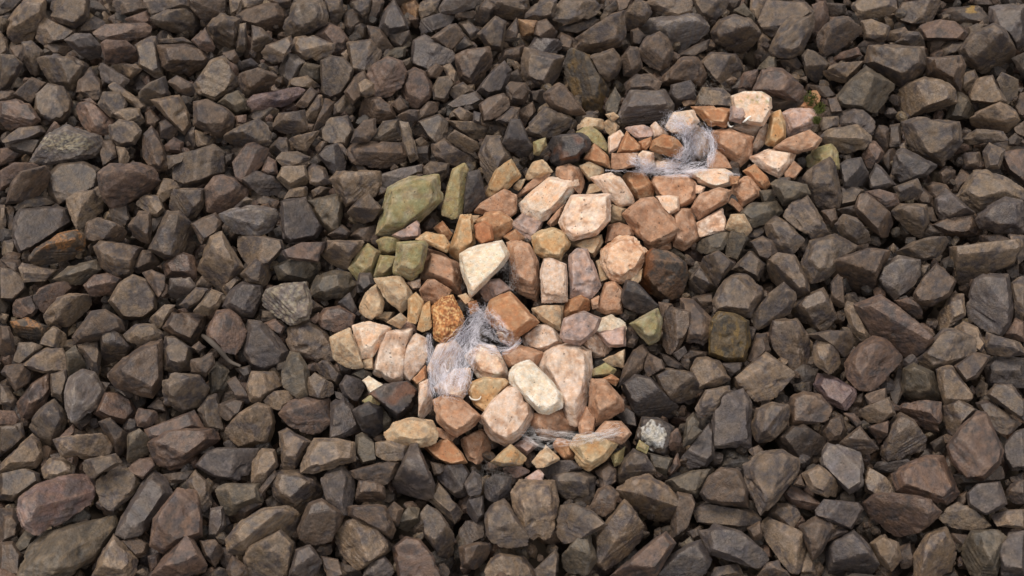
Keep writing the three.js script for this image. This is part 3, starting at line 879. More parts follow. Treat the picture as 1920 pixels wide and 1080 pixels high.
p 1539 855 1552 832 1577 835 1613 849 1618 873 1617 909 1592 925 1570 898 1542 873 @1583 867
t 1504 889 1535 871 1559 889 1585 921 1600 942 1565 939 1522 921 @1541 893
r 1616 861 1627 855 1632 874 1618 879
t 1618 902 1629 877 1662 895 1678 926 1642 932 1622 921 @1648 896
s 1637 879 1646 866 1701 861 1708 867 1673 886 1646 885
r 1673 890 1695 873 1737 854 1768 856 1792 902 1798 924 1774 946 1737 938 1682 921 @1737 884
k 1743 831 1768 817 1775 850 1755 855
r 1776 837 1802 801 1832 772 1850 775 1861 807 1880 843 1875 868 1844 898 1814 896 1788 868 @1832 831
s 1880 836 1903 811 1922 805 1922 881 1897 881 1884 862
k 1788 890 1806 896 1846 900 1881 872 1887 896 1832 908 1795 908
s 1814 926 1832 908 1874 904 1887 945 1850 966 1818 948 @1850 920
b 1886 919 1896 903 1922 900 1922 955 1896 952
b 1892 896 1922 883 1923 903 1895 903
b 1783 938 1815 918 1810 945 1790 947
r 1616 944 1642 926 1695 926 1743 938 1763 961 1739 986 1684 1018 1646 986 @1684 947
t 1762 973 1771 955 1796 941 1832 956 1857 986 1820 997 1783 992 @1802 956
t 1856 967 1884 957 1923 955 1923 992 1871 986 @1897 964
s 1530 956 1546 937 1609 943 1618 956 1596 992 1553 979 1531 967 @1577 950
b 1498 987 1530 968 1559 979 1566 991 1541 1035 1524 1050 1518 1009
b 1550 1003 1574 985 1591 997 1552 1016
s 1543 1033 1553 1015 1601 995 1626 1020 1650 1063 1659 1093 1552 1093 @1595 1027
t 1631 1020 1653 1004 1684 1018 1690 1050 1672 1073 1647 1051 @1660 1021
b 1686 1025 1707 1016 1713 1044 1707 1076 1689 1076
t 1713 1044 1736 1001 1774 989 1786 1026 1816 1081 1718 1094 @1761 1021
o 1796 1044 1820 997 1868 995 1885 1009 1862 1039 1868 1082 1819 1088 @1835 1015
s 1861 1033 1891 1001 1922 995 1922 1082 1878 1082 @1897 1021
k 1777 996 1816 1002 1820 1021 1790 1033`.split('\n');
// base colour, second colour, how much of the second, worn edge colour
const PAL = {
  g: ['#68605d', '#7d6d58', .38, '#968570'], b: ['#60554f', '#75624e', .42, '#8c7863'], s: ['#5f5a5a', '#6c635b', .3, '#83786d'],
  r: ['#6c5f59', '#846b59', .42, '#957d68'], t: ['#796e66', '#8f7d63', .45, '#a69278'], k: ['#574f49', '#625548', .4, '#7a6a58'],
  p: ['#86807a', '#726860', .45, '#a29a8c'], P: ['#6d6763', '#7b7168', .4, '#8d8374'], o: ['#6a6355', '#746a56', .45, '#8f826a'],
  v: ['#77666a', '#8e766e', .5, '#9c8680'], V: ['#96796d', '#6e625e', .4, '#aa8e7e'], B: ['#665d50', '#8a703f', .25, '#8f7a55'],
  K: ['#4e4b4d', '#5e5650', .3, '#746a60'], O: ['#524a42', '#655643', .4, '#7a6850'], R: ['#8f7052', '#a8865c', .45, '#b59a74'],
  H: ['#585048', '#7a5c40', .3, '#8a7052'], G: ['#5f5642', '#786540', .45, '#84744e'], A: ['#8c866a', '#9c9474', .45, '#a8a080'],
  a: ['#9c9070', '#968f66', .45, '#b0a582'], L: ['#5a5552', '#6a5c4c', .35, '#7a6e60'],
  w: ['#eedfca', '#e6c9ac', .35, '#f4ecde'], W: ['#e2dcc6', '#e8e0ca', .5, '#f0ebdc'], q: ['#c3a68d', '#dac7b3', .48, '#e2d2c0'],
  d: ['#a17e62', '#b08e72', .45, '#c0a389'], y: ['#bd9163', '#a8764a', .42, '#d2b088'], Y: ['#bfa97e', '#b8925c', .35, '#d4c098'],
  c: ['#a8977d', '#b8a484', .45, '#c4b394'], m: ['#9b8b84', '#b39c90', .45, '#bcaa9e'], e: ['#cba07c', '#dcbfa0', .45, '#e6ceb4'],
  F: ['#a8673a', '#b87a48', .45, '#bb8a5c'], E: ['#ad6c30', '#c88a44', .45, '#8a5428'],
};
const PALE = 'wWqdyYcmeEFAa';
const MEAN = hexLin('#675c54');
for (const k in PAL) { const p = PAL[k]; PAL[k] = { a: hexLin(p[0]), b: hexLin(p[1]), m: p[2], e: hexLin(p[3]) }; if ('gbsrtk'.includes(k)) PAL[k].a = PAL[k].a.map((v, c) => v * 0.65 + MEAN[c] * 0.35); }

const icoCache = {};
function ico(n) {
  if (!icoCache[n]) {
    let g = new THREE.IcosahedronGeometry(1, n); g.deleteAttribute('normal'); g.deleteAttribute('uv'); g = mergeVertices(g, 1e-5);
    icoCache[n] = { p: g.attributes.position.array, idx: g.index.array };
  }
  return icoCache[n];
}
function hull2(P) {                                        // convex outline, counter-clockwise
  P = P.slice().sort((a, b) => a[0] - b[0] || a[1] - b[1]);
  const cr = (o, a, b) => (a[0] - o[0]) * (b[1] - o[1]) - (a[1] - o[1]) * (b[0] - o[0]);
  const lo = [], up = [];
  for (const p of P) { while (lo.length > 1 && cr(lo.at(-2), lo.at(-1), p) <= 0) lo.pop(); lo.push(p); }
  for (const p of P.slice().reverse()) { while (up.length > 1 && cr(up.at(-2), up.at(-1), p) <= 0) up.pop(); up.push(p); }
  lo.pop(); up.pop(); return lo.concat(up);
}
function fewer(H, keep) {                                        // drop the corners that hardly bend the outline
  H = H.slice(); const A = centroid(H)[2];
  while (H.length > 4) {
    let bi = -1, bv = 1e9;
    for (let i = 0; i < H.length; i++) { const a = H[(i + H.length - 1) % H.length], b = H[i], c = H[(i + 1) % H.length], t = Math.abs((b[0] - a[0]) * (c[1] - a[1]) - (b[1] - a[1]) * (c[0] - a[0])) / 2; if (t < bv) { bv = t; bi = i; } }
    if (bv > keep * A) break; H.splice(bi, 1);
  }
  return H;
}
function centroid(P) {
  let A = 0, x = 0, y = 0;
  for (let i = 0; i < P.length; i++) { const p = P[i], q = P[(i + 1) % P.length], c = p[0] * q[1] - q[0] * p[1]; A += c; x += (p[0] + q[0]) * c; y += (p[1] + q[1]) * c; }
  return [x / 3 / A, y / 3 / A, Math.abs(A / 2)];
}
// stone shape in its own axes (a, b across, f the near face): facets with worn edges, then chips and roughness
function stoneShape({ poly, peak, n, sharp, code, marks, shear, rough, plain = false, keep = 0.035 }) {
  const pale = PALE.includes(code), grow = plain ? 1.06 : pale ? 1.075 : 1.065;
  const [cx, cy] = centroid(poly), H = fewer(hull2(poly.map(p => [(p[0] - cx) * grow, (p[1] - cy) * grow])), keep);
  const P = [(peak[0] - cx) * (plain ? 1.1 : 1.25), (peak[1] - cy) * (plain ? 1.1 : 1.25)];
  let sxx = 0, syy = 0, sxy = 0; for (const p of H) { sxx += p[0] * p[0]; syy += p[1] * p[1]; sxy += p[0] * p[1]; }
  const ang = 0.5 * Math.atan2(2 * sxy, sxx - syy), ca = Math.cos(ang), sa = Math.sin(ang);
  let ea = 0, eb = 0; for (const p of H) { ea = Math.max(ea, Math.abs(p[0] * ca + p[1] * sa)); eb = Math.max(eb, Math.abs(-p[0] * sa + p[1] * ca)); }
  const minor = Math.min(ea, eb), mean = Math.sqrt(ea * eb);
  const h = minor * rr(0.5, 0.95) + mean * 0.08, hb = minor * rr(0.5, 0.75) + mean * 0.12, s = rr(0.52, 0.85), sb = rr(0.3, 0.6);
  const planes = [];
  const add = (x, y, z, px, py, pz) => { const l = Math.hypot(x, y, z); x /= l; y /= l; z /= l; planes.push([x, y, z, Math.max(1e-4, x * px + y * py + z * pz)]); };
  const verts = [];
  for (let i = 0; i < H.length; i++) {
    const p = H[i], q = H[(i + 1) % H.length], nx = q[1] - p[1], ny = -(q[0] - p[0]), l = Math.hypot(nx, ny) || 1e-9, ux = nx / l, uy = ny / l;
    const dP = Math.max(0.0006, (p[0] - P[0]) * ux + (p[1] - P[1]) * uy), dC = Math.max(0.0006, p[0] * ux + p[1] * uy);
    add(ux * h, uy * h, (1 - s) * dP, p[0], p[1], 0);
    add(ux * hb, uy * hb, -(1 - sb) * dC * rr(0.8, 1.2), p[0], p[1], 0);
    verts.push([p[0], p[1], 0], [P[0] + (p[0] - P[0]) * s, P[1] + (p[1] - P[1]) * s, h]);
  }
  add(rr(-.34, .34) * (plain ? 0.4 : 1), rr(-.3, .3) * (plain ? 0.4 : 1), 1, P[0], P[1], h); add(rr(-.3, .3), rr(-.3, .3), -1, 0, 0, -hb);
  if (rnd() < (plain ? 0 : pale ? 0.4 : 0.7)) {                                      // a second broken face that meets the first along a ridge
    const a = -Math.PI / 2 + rr(-1.35, 1.35) * (rnd() < 0.75 ? 1 : 2), z = rr(0.55, 1.5), nx = Math.cos(a), ny = Math.sin(a), l = Math.hypot(1, z), o = rr(-0.1, 0.35) * mean;
    planes.push([nx / l, ny / l, z / l, Math.max(0.25 * mean, (nx * (P[0] + nx * o) + ny * (P[1] + ny * o) + z * h) / l)]);
  }
  const cuts = plain ? 0 : Math.floor(rnd() * 3);
  for (let i = 0; i < cuts; i++) {
    const a = rr(0, 6.283), z = rr(0.5, 1.6), nx = Math.cos(a), ny = Math.sin(a), l = Math.hypot(1, z);
    let m = 0; for (const v of verts) m = Math.max(m, (v[0] * nx + v[1] * ny + v[2] * z) / l);
    m *= rr(0.76, 0.93); planes.push([nx / l, ny / l, z / l, m]);
  }
  const { p: U, idx } = ico(n), nv = U.length / 3, pos = new Float32Array(nv * 3), col = new Float32Array(nv * 3), flat = new Float32Array(nv * 3);
  const pal = PAL[code], ox = rr(0, 90), oy = rr(0, 90), oz = rr(0, 90), tone = rr(0.9, 1.12) * ('wW'.includes(code) ? 0.95 : PALE.includes(code) ? 1.06 : 'VpPtRL'.includes(code) ? 0.9 : 0.81), grey = 'yYEF'.includes(code) ? 0.14 : PALE.includes(code) ? 0.07 : 0.15, lay = rr(0, 3.14), cl = Math.cos(lay), sl = Math.sin(lay), layAmp = rnd() < 0.4 ? 0.00045 : 0.00012;
  const warm = rr(-0.02, 0.035);
  const q = sharp, spacing = 1.107 / (n + 1);
  for (let i = 0; i < nv; i++) {
    let x = U[i * 3] * ea, y = U[i * 3 + 1] * eb, z = U[i * 3 + 2] * (h + hb) * 0.55;
    let dx = x * ca - y * sa, dy = x * sa + y * ca, dz = z; const l = Math.hypot(dx, dy, dz); dx /= l; dy /= l; dz /= l;
    let sum = 0, m1 = 0, m2 = 0, m3 = 0, p1 = null, p2 = null, p3 = null;
    for (const pl of planes) {
      const c = (pl[0] * dx + pl[1] * dy + pl[2] * dz) / pl[3]; if (c <= 0) continue; sum += Math.pow(c, q);
      if (c > m1) { m3 = m2; p3 = p2; m2 = m1; p2 = p1; m1 = c; p1 = pl; } else if (c > m2) { m3 = m2; p3 = p2; m2 = c; p2 = pl; } else if (c > m3) { m3 = c; p3 = pl; }
    }
    const r0 = 1 / m1, worn = Math.pow(sum, -1 / q) / r0, lim = 0.56 * spacing * Math.max(r0, 0.5 * mean);
    x = dx * r0; y = dy * r0; z = dz * r0;
    // pull the points next to an edge or a corner of the broken faces right onto it
    let done = false;
    if (p3 && m3 / m1 > 0.85) {
      const [a1, b1, c1, d1] = p1, [a2, b2, c2, d2] = p2, [a3, b3, c3, d3] = p3, det = a1 * (b2 * c3 - b3 * c2) - b1 * (a2 * c3 - a3 * c2) + c1 * (a2 * b3 - a3 * b2);
      if (Math.abs(det) > 0.08) {
        const vx = (d1 * (b2 * c3 - b3 * c2) - b1 * (d2 * c3 - d3 * c2) + c1 * (d2 * b3 - d3 * b2)) / det, vy = (a1 * (d2 * c3 - d3 * c2) - d1 * (a2 * c3 - a3 * c2) + c1 * (a2 * d3 - a3 * d2)) / det, vz = (a1 * (b2 * d3 - b3 * d2) - b1 * (a2 * d3 - a3 * d2) + d1 * (a2 * b3 - a3 * b2)) / det;
        if (Math.hypot(vx - x, vy - y, vz - z) < lim) { x = vx; y = vy; z = vz; done = true; }
      }
    }
    if (!done && p2 && m2 / m1 > 0.85) {
      const e1 = p1[3] - (p1[0] * x + p1[1] * y + p1[2] * z), e2 = p2[3] - (p2[0] * x + p2[1] * y + p2[2] * z), dt = p1[0] * p2[0] + p1[1] * p2[1] + p1[2] * p2[2], den = 1 - dt * dt;
      if (den > 0.02) { const al = (e1 - dt * e2) / den, be = (e2 - dt * e1) / den, mx = al * p1[0] + be * p2[0], my = al * p1[1] + be * p2[1], mz = al * p1[2] + be * p2[2]; if (Math.hypot(mx, my, mz) < lim) { x += mx; y += my; z += mz; } }
    }
    flat[i * 3] = x; flat[i * 3 + 1] = y; flat[i * 3 + 2] = z;
    x *= worn; y *= worn; z *= worn;
    const X = x * 1000 + ox, Y = y * 1000 + oy, Z = z * 1000 + oz;
    const n1 = N(X * 0.085, Y * 0.085, Z * 0.085), n2 = N(X * 0.22, Y * 0.22, Z * 0.22), n3 = N(X * 0.6, Y * 0.6, Z * 0.6);
    const chip = N(X * 0.13 + 7, Y * 0.13, Z * 0.13 + 3);
    const lz = (X * cl + Y * sl) * 0.2 + Z * 0.75;
    let d = n1 * 0.00042 + n2 * 0.00022 + n3 * 0.00014 * rough - Math.max(0, chip - 0.28) * 0.004 + N(X * 0.05, lz, Y * 0.05) * layAmp;
    d *= clamp(mean / 0.012, 0.45, 1.25) * (0.6 + 0.4 * rough);
    // colour: two tones in patches, pale worn edges where the stone is chipped
    const edge = smooth(0.82, 0.975, m2 / m1) * smooth(-0.3, 0.4, n2 + 0.6 * n3 + 0.3 * n1);
    let w = smooth(0.62 - pal.m, 0.98 - pal.m, 0.5 + 0.55 * n1 + 0.45 * n2 + 0.25 * n3);
    const hue = 0.5 + N(X * 0.05 + 50, Y * 0.05, Z * 0.05);
    const n4 = N(X * 1.1 + 30, Y * 1.1, Z * 1.1);
    const v = tone * (1 + 0.22 * n2 + 0.26 * n3 + 0.16 * n4 + 0.12 * n1);
    const out = [0, 0, 0];
    for (let c = 0; c < 3; c++) out[c] = (pal.a[c] * (1 - w) + pal.b[c] * w) * (1 - edge * 0.75) + pal.e[c] * edge * 0.75;
    out[0] *= v * (1 + warm); out[1] *= v; out[2] *= v * (1.05 - warm - 0.04 * hue);
    const lum = 0.3 * out[0] + 0.58 * out[1] + 0.12 * out[2]; for (let c = 0; c < 3; c++) out[c] += (lum - out[c]) * grey;
    out[1] *= 0.98; out[2] *= 1.03;
    if (marks) marks(x, y, z, X, Y, Z, out, (dd) => { d += dd; });
    x += dx * d; y += dy * d; z += dz * d;
    pos[i * 3] = x; pos[i * 3 + 1] = y; pos[i * 3 + 2] = z + shear[0] * x + shear[1] * y;
    col[i * 3] = clamp(out[0], 0.01, 0.9); col[i * 3 + 1] = clamp(out[1], 0.01, 0.9); col[i * 3 + 2] = clamp(out[2], 0.01, 0.9);
  }
  const tri = new Uint8Array(idx.length / 3);
  for (let t = 0; t < tri.length; t++) {
    const a = idx[t * 3] * 3, b = idx[t * 3 + 1] * 3, c = idx[t * 3 + 2] * 3, x = flat[a] + flat[b] + flat[c], y = flat[a + 1] + flat[b + 1] + flat[c + 1], z = flat[a + 2] + flat[b + 2] + flat[c + 2];
    let m = 0; planes.forEach((pl, k) => { const v = (pl[0] * x + pl[1] * y + pl[2] * z) / pl[3]; if (v > m) { m = v; tri[t] = k; } });
  }
  return { pos, col, idx, tri, mean, h, hb };
}
const faceN = new Map();
// normals per broken face, then box-mapped texture coordinates in metres, split where the mapping side changes
function finish(pos, col, idx, tri, crisp = 0.72) {
  const g = new THREE.BufferGeometry(); g.setAttribute('position', new THREE.BufferAttribute(pos, 3)); g.setIndex(new THREE.BufferAttribute(idx, 1)); g.computeVertexNormals();
  const nor = g.attributes.normal.array, key = new Map(), P = [], C = [], UV = [], I = [], src = [], acc = [];
  const zm = rr(0.6, 1.5), off = [0, 1, 2].map(() => [rr(0.045, 0.115), rr(0.045, 0.115)]), ta = rr(0, 6.283), cs = Math.cos(ta), sn = Math.sin(ta);
  for (let t = 0; t < idx.length; t += 3) {
    const A = idx[t] * 3, B = idx[t + 1] * 3, D = idx[t + 2] * 3;
    const ux = pos[B] - pos[A], uy = pos[B + 1] - pos[A + 1], uz = pos[B + 2] - pos[A + 2], vx = pos[D] - pos[A], vy = pos[D + 1] - pos[A + 1], vz = pos[D + 2] - pos[A + 2];
    const fx = uy * vz - uz * vy, fy = uz * vx - ux * vz, fz = ux * vy - uy * vx;
    let nx = 0, ny = 0, nz = 0; for (let k = 0; k < 3; k++) { const v = idx[t + k] * 3; nx += nor[v]; ny += nor[v + 1]; nz += nor[v + 2]; }
    nx = Math.abs(nx); ny = Math.abs(ny); nz = Math.abs(nz);
    const ax = nx > ny && nx > nz ? 0 : ny > nz ? 1 : 2, pid = tri[t / 3];
    for (let k = 0; k < 3; k++) {
      const v = idx[t + k], kk = (v * 64 + pid) * 3 + ax; let id = key.get(kk);
      if (id === undefined) {
        id = P.length / 3; key.set(kk, id); const b = v * 3; src.push(v * 64 + pid);
        P.push(pos[b], pos[b + 1], pos[b + 2]); C.push(col[b], col[b + 1], col[b + 2]);
        const u0 = ax === 0 ? pos[b + 1] : pos[b], v0 = ax === 2 ? pos[b + 1] : pos[b + 2];
        UV.push((off[ax][0] + (u0 * cs - v0 * sn) * zm) / TILE, (off[ax][1] + (u0 * sn + v0 * cs) * zm) / TILE);
      }
      I.push(id);
    }
    for (let k = 0; k < 3; k++) { const c = idx[t + k] * 64 + pid, m = faceN.get(c); if (m) { m[0] += fx; m[1] += fy; m[2] += fz; } else faceN.set(c, [fx, fy, fz]); }
  }
  const Nn = new Array(P.length);                          // each broken face keeps its own normals; a little of the neighbours' for the worn edge
  for (let i = 0; i < src.length; i++) {
    const m = faceN.get(src[i]), l = Math.hypot(m[0], m[1], m[2]) || 1, v = Math.floor(src[i] / 64) * 3, w = crisp;
    let x = m[0] / l * w + nor[v] * (1 - w), y = m[1] / l * w + nor[v + 1] * (1 - w), z = m[2] / l * w + nor[v + 2] * (1 - w); const q = Math.hypot(x, y, z) || 1;
    Nn[i * 3] = x / q; Nn[i * 3 + 1] = y / q; Nn[i * 3 + 2] = z / q;
  }
  faceN.clear();
  const o = new THREE.BufferGeometry();
  o.setAttribute('position', new THREE.Float32BufferAttribute(P, 3)); o.setAttribute('normal', new THREE.Float32BufferAttribute(Nn, 3));
  o.setAttribute('color', new THREE.Float32BufferAttribute(C, 3)); o.setAttribute('uv', new THREE.Float32BufferAttribute(UV, 2)); o.setIndex(I);
  return o;
}
const mix3 = (o, c, t) => { for (let k = 0; k < 3; k++) o[k] += (c[k] - o[k]) * t; };
const WHITE = hexLin('#dfe0dc'), LICH = hexLin('#c2bba4'), ORANGE = hexLin('#b07c46'), YEL = hexLin('#a88a48'), GREEN = hexLin('#85863f'), RUST = hexLin('#8e5526'), YEL2 = hexLin('#ecd09a'), BRN = hexLin('#6a4524');

// ---------------------------------------------------------------- ground
const ground = new THREE.Mesh(new THREE.PlaneGeometry(60, 60).rotateX(-Math.PI / 2), new THREE.MeshStandardMaterial({ color: new THREE.Color('#4a4037'), roughness: 0.95 }));
ground.position.y = -0.055; ground.name = 'ground'; ground.userData = { kind: 'structure', label: 'dark brown soil under the gravel' };
scene.add(shadows(ground));

// ---------------------------------------------------------------- named stones (points in the photo, label, short phrase for neighbours)
const LAND = [
  [1030, 372, 'large cream white slab with a flat top and clean front edge', 'the cream white slab'],
  [905, 495, 'large whitish block with a dark notch in its corner', 'the notched whitish block'],
  [1095, 405, 'speckled pinkish white slab leaning on the cream white slab', 'the speckled pink slab'],
  [1225, 415, 'large terracotta brown brick shaped stone', 'the terracotta brick shaped stone'],
  [985, 510, 'tall curved reddish brown stone beside the notched whitish block', 'the tall curved brown stone'],
  [1032, 458, 'round honey yellow stone with an orange top', 'the round honey stone'],
  [1165, 480, 'rough lumpy peach coloured stone', 'the lumpy peach stone'],
  [1040, 530, 'upright pink block with a white ridge', 'the ridged pink block'],
  [1097, 515, 'upright mauve slab with straight sides', 'the upright mauve slab'],
  [837, 597, 'bright orange grainy stone beside the cobweb', 'the bright orange stone'],
  [955, 590, 'large flat orange brown stone at the cobweb edge', 'the flat orange brown stone'],
  [1070, 690, 'largest pink stone, long and tapering to one end', 'the tapering pink stone'],
  [1005, 725, 'long cream stone leaning across the tapering pink stone', 'the leaning cream stone'],
  [950, 780, 'large rounded block, pink on top and white at the bottom', 'the pink and white block'],
  [860, 778, 'reddish brown wedge with a pink face touching the cobweb', 'the reddish wedge'],
  [735, 668, 'long pale pink slab with straight edges', 'the long pink slab'],
  [695, 633, 'whitish shield shaped stone beside the long pink slab', 'the shield shaped stone'],
  [775, 385, 'large flat stone covered in green algae', 'the large green stone'],
  [772, 485, 'yellow green algae covered slab beside reddish brown stones', 'the yellow green slab'],
  [1213, 605, 'olive green wedge beside black and white stones', 'the olive green wedge'],
  [1408, 200, 'cream yellow block with green moss specks on top', 'the mossy cream block'],
  [1335, 215, 'flat orange stone beside the mossy cream block', 'the flat orange stone'],
  [1378, 275, 'large reddish brown triangular stone with pitted face', 'the pitted brown triangle'],
  [1452, 305, 'white wedge with a red streak along its top', 'the red streaked wedge'],
  [1456, 242, 'upright yellow stone beside a rounded mauve one', 'the upright yellow stone'],
  [1500, 225, 'smooth rounded mauve stone beside the upright yellow stone', 'the rounded mauve stone'],
  [1250, 272, 'orange banded rounded stone wrapped by the cobweb', 'the orange banded stone'],
  [1325, 335, 'cream stone with a slanted end beside the cobweb', 'the slanted cream stone'],
  [1254, 383, 'small bright cream cube shaped stone', 'the small cream cube'],
  [1263, 350, 'blocky brown stone behind the small cream cube', 'the blocky brown stone'],
  [906, 438, 'crumbly brick red stone', 'the brick red stone'],
  [778, 808, 'smooth pale oval stone at the edge of the dark gravel', 'the smooth oval stone'],
  [1018, 632, 'pink prism shaped stone with a sharp ridge', 'the pink prism'],
  [1085, 612, 'rounded mauve grey stone beside the pink prism', 'the rounded mauve grey stone'],
  [920, 678, 'pink stone half veiled by the cobweb', 'the veiled pink stone'],
  [1108, 845, 'pale orange stone with small dark holes', 'the holed orange stone'],
  [710, 718, 'small bright cream chip between black stones', 'the small cream chip'],
  [1150, 740, 'large smooth reddish brown stone bordering dark gravel', 'the smooth reddish stone'],
  [130, 272, 'flat oval dark stone with a pale crusted top', 'the pale crusted oval stone'],
  [240, 345, 'heart shaped brown stone', 'the heart shaped stone'],
  [110, 468, 'black stone with an orange rust patch on top', 'the orange patched stone'],
  [545, 558, 'craggy pale grey stone in the dark gravel', 'the craggy pale stone'],
  [1222, 818, 'dark stone with a bright white lichen patch', 'the white patched stone'],
  [1367, 625, 'ribbed stone stained yellow with moss', 'the yellow ribbed stone'],
  [1060, 275, 'smooth black stone with a brown underside', 'the smooth black stone'],
  [1095, 160, 'large tilted olive grey slab with a yellow streak', 'the tilted olive slab'],
  [520, 185, 'long purplish flat stone', 'the long purplish stone'],
  [110, 940, 'large flat pinkish brown stone', 'the flat pinkish brown stone'],
  [1830, 835, 'rounded reddish stone with a pointed tip', 'the pointed reddish stone'],
  [330, 445, 'large grey stone shaped like a rounded triangle', 'the rounded grey triangle'],
  [612, 395, 'olive brown triangular stone', 'the olive triangle'],
  [1248, 515, 'dark stone with a rusty orange side', 'the rusty sided stone'],
  [1850, 485, 'long tan stone with a straight top edge', 'the long tan stone'],
  [1660, 620, 'large rusty brown slab lying tilted', 'the tilted rusty slab'],
  [1852, 570, 'large smooth slate grey block', 'the slate grey block'],
  [1005, 965, 'tall flat tan stone narrowing to its foot', 'the narrowing tan stone'],
  [110, 1040, 'very large olive brown flat stone', 'the big olive flat stone'],
  [1690, 960, 'rusty brown stone with a pointed lower end', 'the pointed rusty stone'],
  [1380, 68, 'large grey brown stone with a broad flat face', 'the broad grey stone'],
  [1720, 205, 'wide tan stone with a stepped top', 'the stepped tan stone'],
  [1850, 95, 'large peaked grey brown stone', 'the peaked grey stone'],
  [790, 895, 'smooth slate grey stone shaped like a drop', 'the drop shaped stone'],
  [255, 690, 'large dark brown angular block', 'the dark angular block'],
  [100, 45, 'grey brown block with a dark front beside a long tan stone', 'the dark fronted block'],
  [1440, 705, 'large tan grey stone with five sides', 'the five sided tan stone'],
];
const inPoly = (P, x, y) => { let r = false; for (let i = 0, j = P.length - 1; i < P.length; j = i++) { const a = P[i], b = P[j]; if ((a[1] > y) !== (b[1] > y) && x < (b[0] - a[0]) * (y - a[1]) / (b[1] - a[1]) + a[0]) r = !r; } return r; };

const list = STONES.map((ln, i) => {
  const [head, peakS] = ln.split('@'), w = head.trim().split(' '), code = w[0][0], front = w[0].includes('+');
  const px = []; for (let k = 1; k < w.length; k += 2) px.push([+w[k], +w[k + 1]]);
  const c = centroid(px);
  return { i, code, front, px, c, area: c[2], peak: peakS ? peakS.trim().split(' ').map(Number) : null, pale: PALE.includes(code) };
});
for (const L of LAND) { const o = list.filter(s => inPoly(s.px, L[0], L[1])).sort((a, b) => a.area - b.area)[0]; if (!o) console.log('no stone at', L[0], L[1]); else if (o.land) console.log('stone named twice', L[0], L[1], o.land[2]); else o.land = L; }
const dark = list.filter(s => !s.pale).sort((a, b) => (b.land ? 1e6 : 0) + b.area - (a.land ? 1e6 : 0) - a.area);
dark.forEach((s, k) => s.single = k < 300);
list.forEach(s => { if (s.pale) s.single = true; });

const ZW = 960, ZH = 540, zbuf = new Float32Array(ZW * ZH).fill(9);   // where the stones' near faces lie, for what drapes over them
function raster(P, idx, o) {
  const q = new Float32Array(P.length), v = new THREE.Vector3();
  for (let i = 0; i < P.length; i += 3) { v.set(P[i] + o.x, P[i + 1] + o.y, P[i + 2] + o.z); const t = toPixel(v); q[i] = t[0] / 2; q[i + 1] = t[1] / 2; q[i + 2] = t[2]; }
  for (let t = 0; t < idx.length; t += 3) {
    const a = idx[t] * 3, b = idx[t + 1] * 3, c = idx[t + 2] * 3;
    const x0 = Math.max(0, Math.floor(Math.min(q[a], q[b], q[c]))), x1 = Math.min(ZW - 1, Math.ceil(Math.max(q[a], q[b], q[c])));
    const y0 = Math.max(0, Math.floor(Math.min(q[a + 1], q[b + 1], q[c + 1]))), y1 = Math.min(ZH - 1, Math.ceil(Math.max(q[a + 1], q[b + 1], q[c + 1])));
    const z = Math.min(q[a + 2], q[b + 2], q[c + 2]);
    for (let y = y0; y <= y1; y++) for (let x = x0; x <= x1; x++) if (z < zbuf[y * ZW + x]) zbuf[y * ZW + x] = z;
  }
}
const DRAPE = [[780, 560, 1180, 920], [1120, 130, 1420, 350], [920, 480, 980, 540], [360, 600, 480, 710], [1490, 160, 1560, 240], [880, 700, 960, 780]];
const rest = [];
const colourWord = { g: 'grey brown', b: 'dark brown', s: 'slate grey', r: 'rusty brown', t: 'tan grey', k: 'blackish', p: 'light grey', P: 'crusted grey', o: 'olive brown', v: 'purplish', V: 'pinkish brown', B: 'olive grey', K: 'black', O: 'orange specked black', R: 'orange tan', F: 'brick red', H: 'rust sided', G: 'yellow stained', A: 'green', a: 'greenish tan', L: 'dark grey', w: 'cream white', W: 'whitish', q: 'pink', d: 'reddish brown', y: 'orange', Y: 'honey yellow', c: 'beige', m: 'mauve', e: 'peach', E: 'bright orange' };

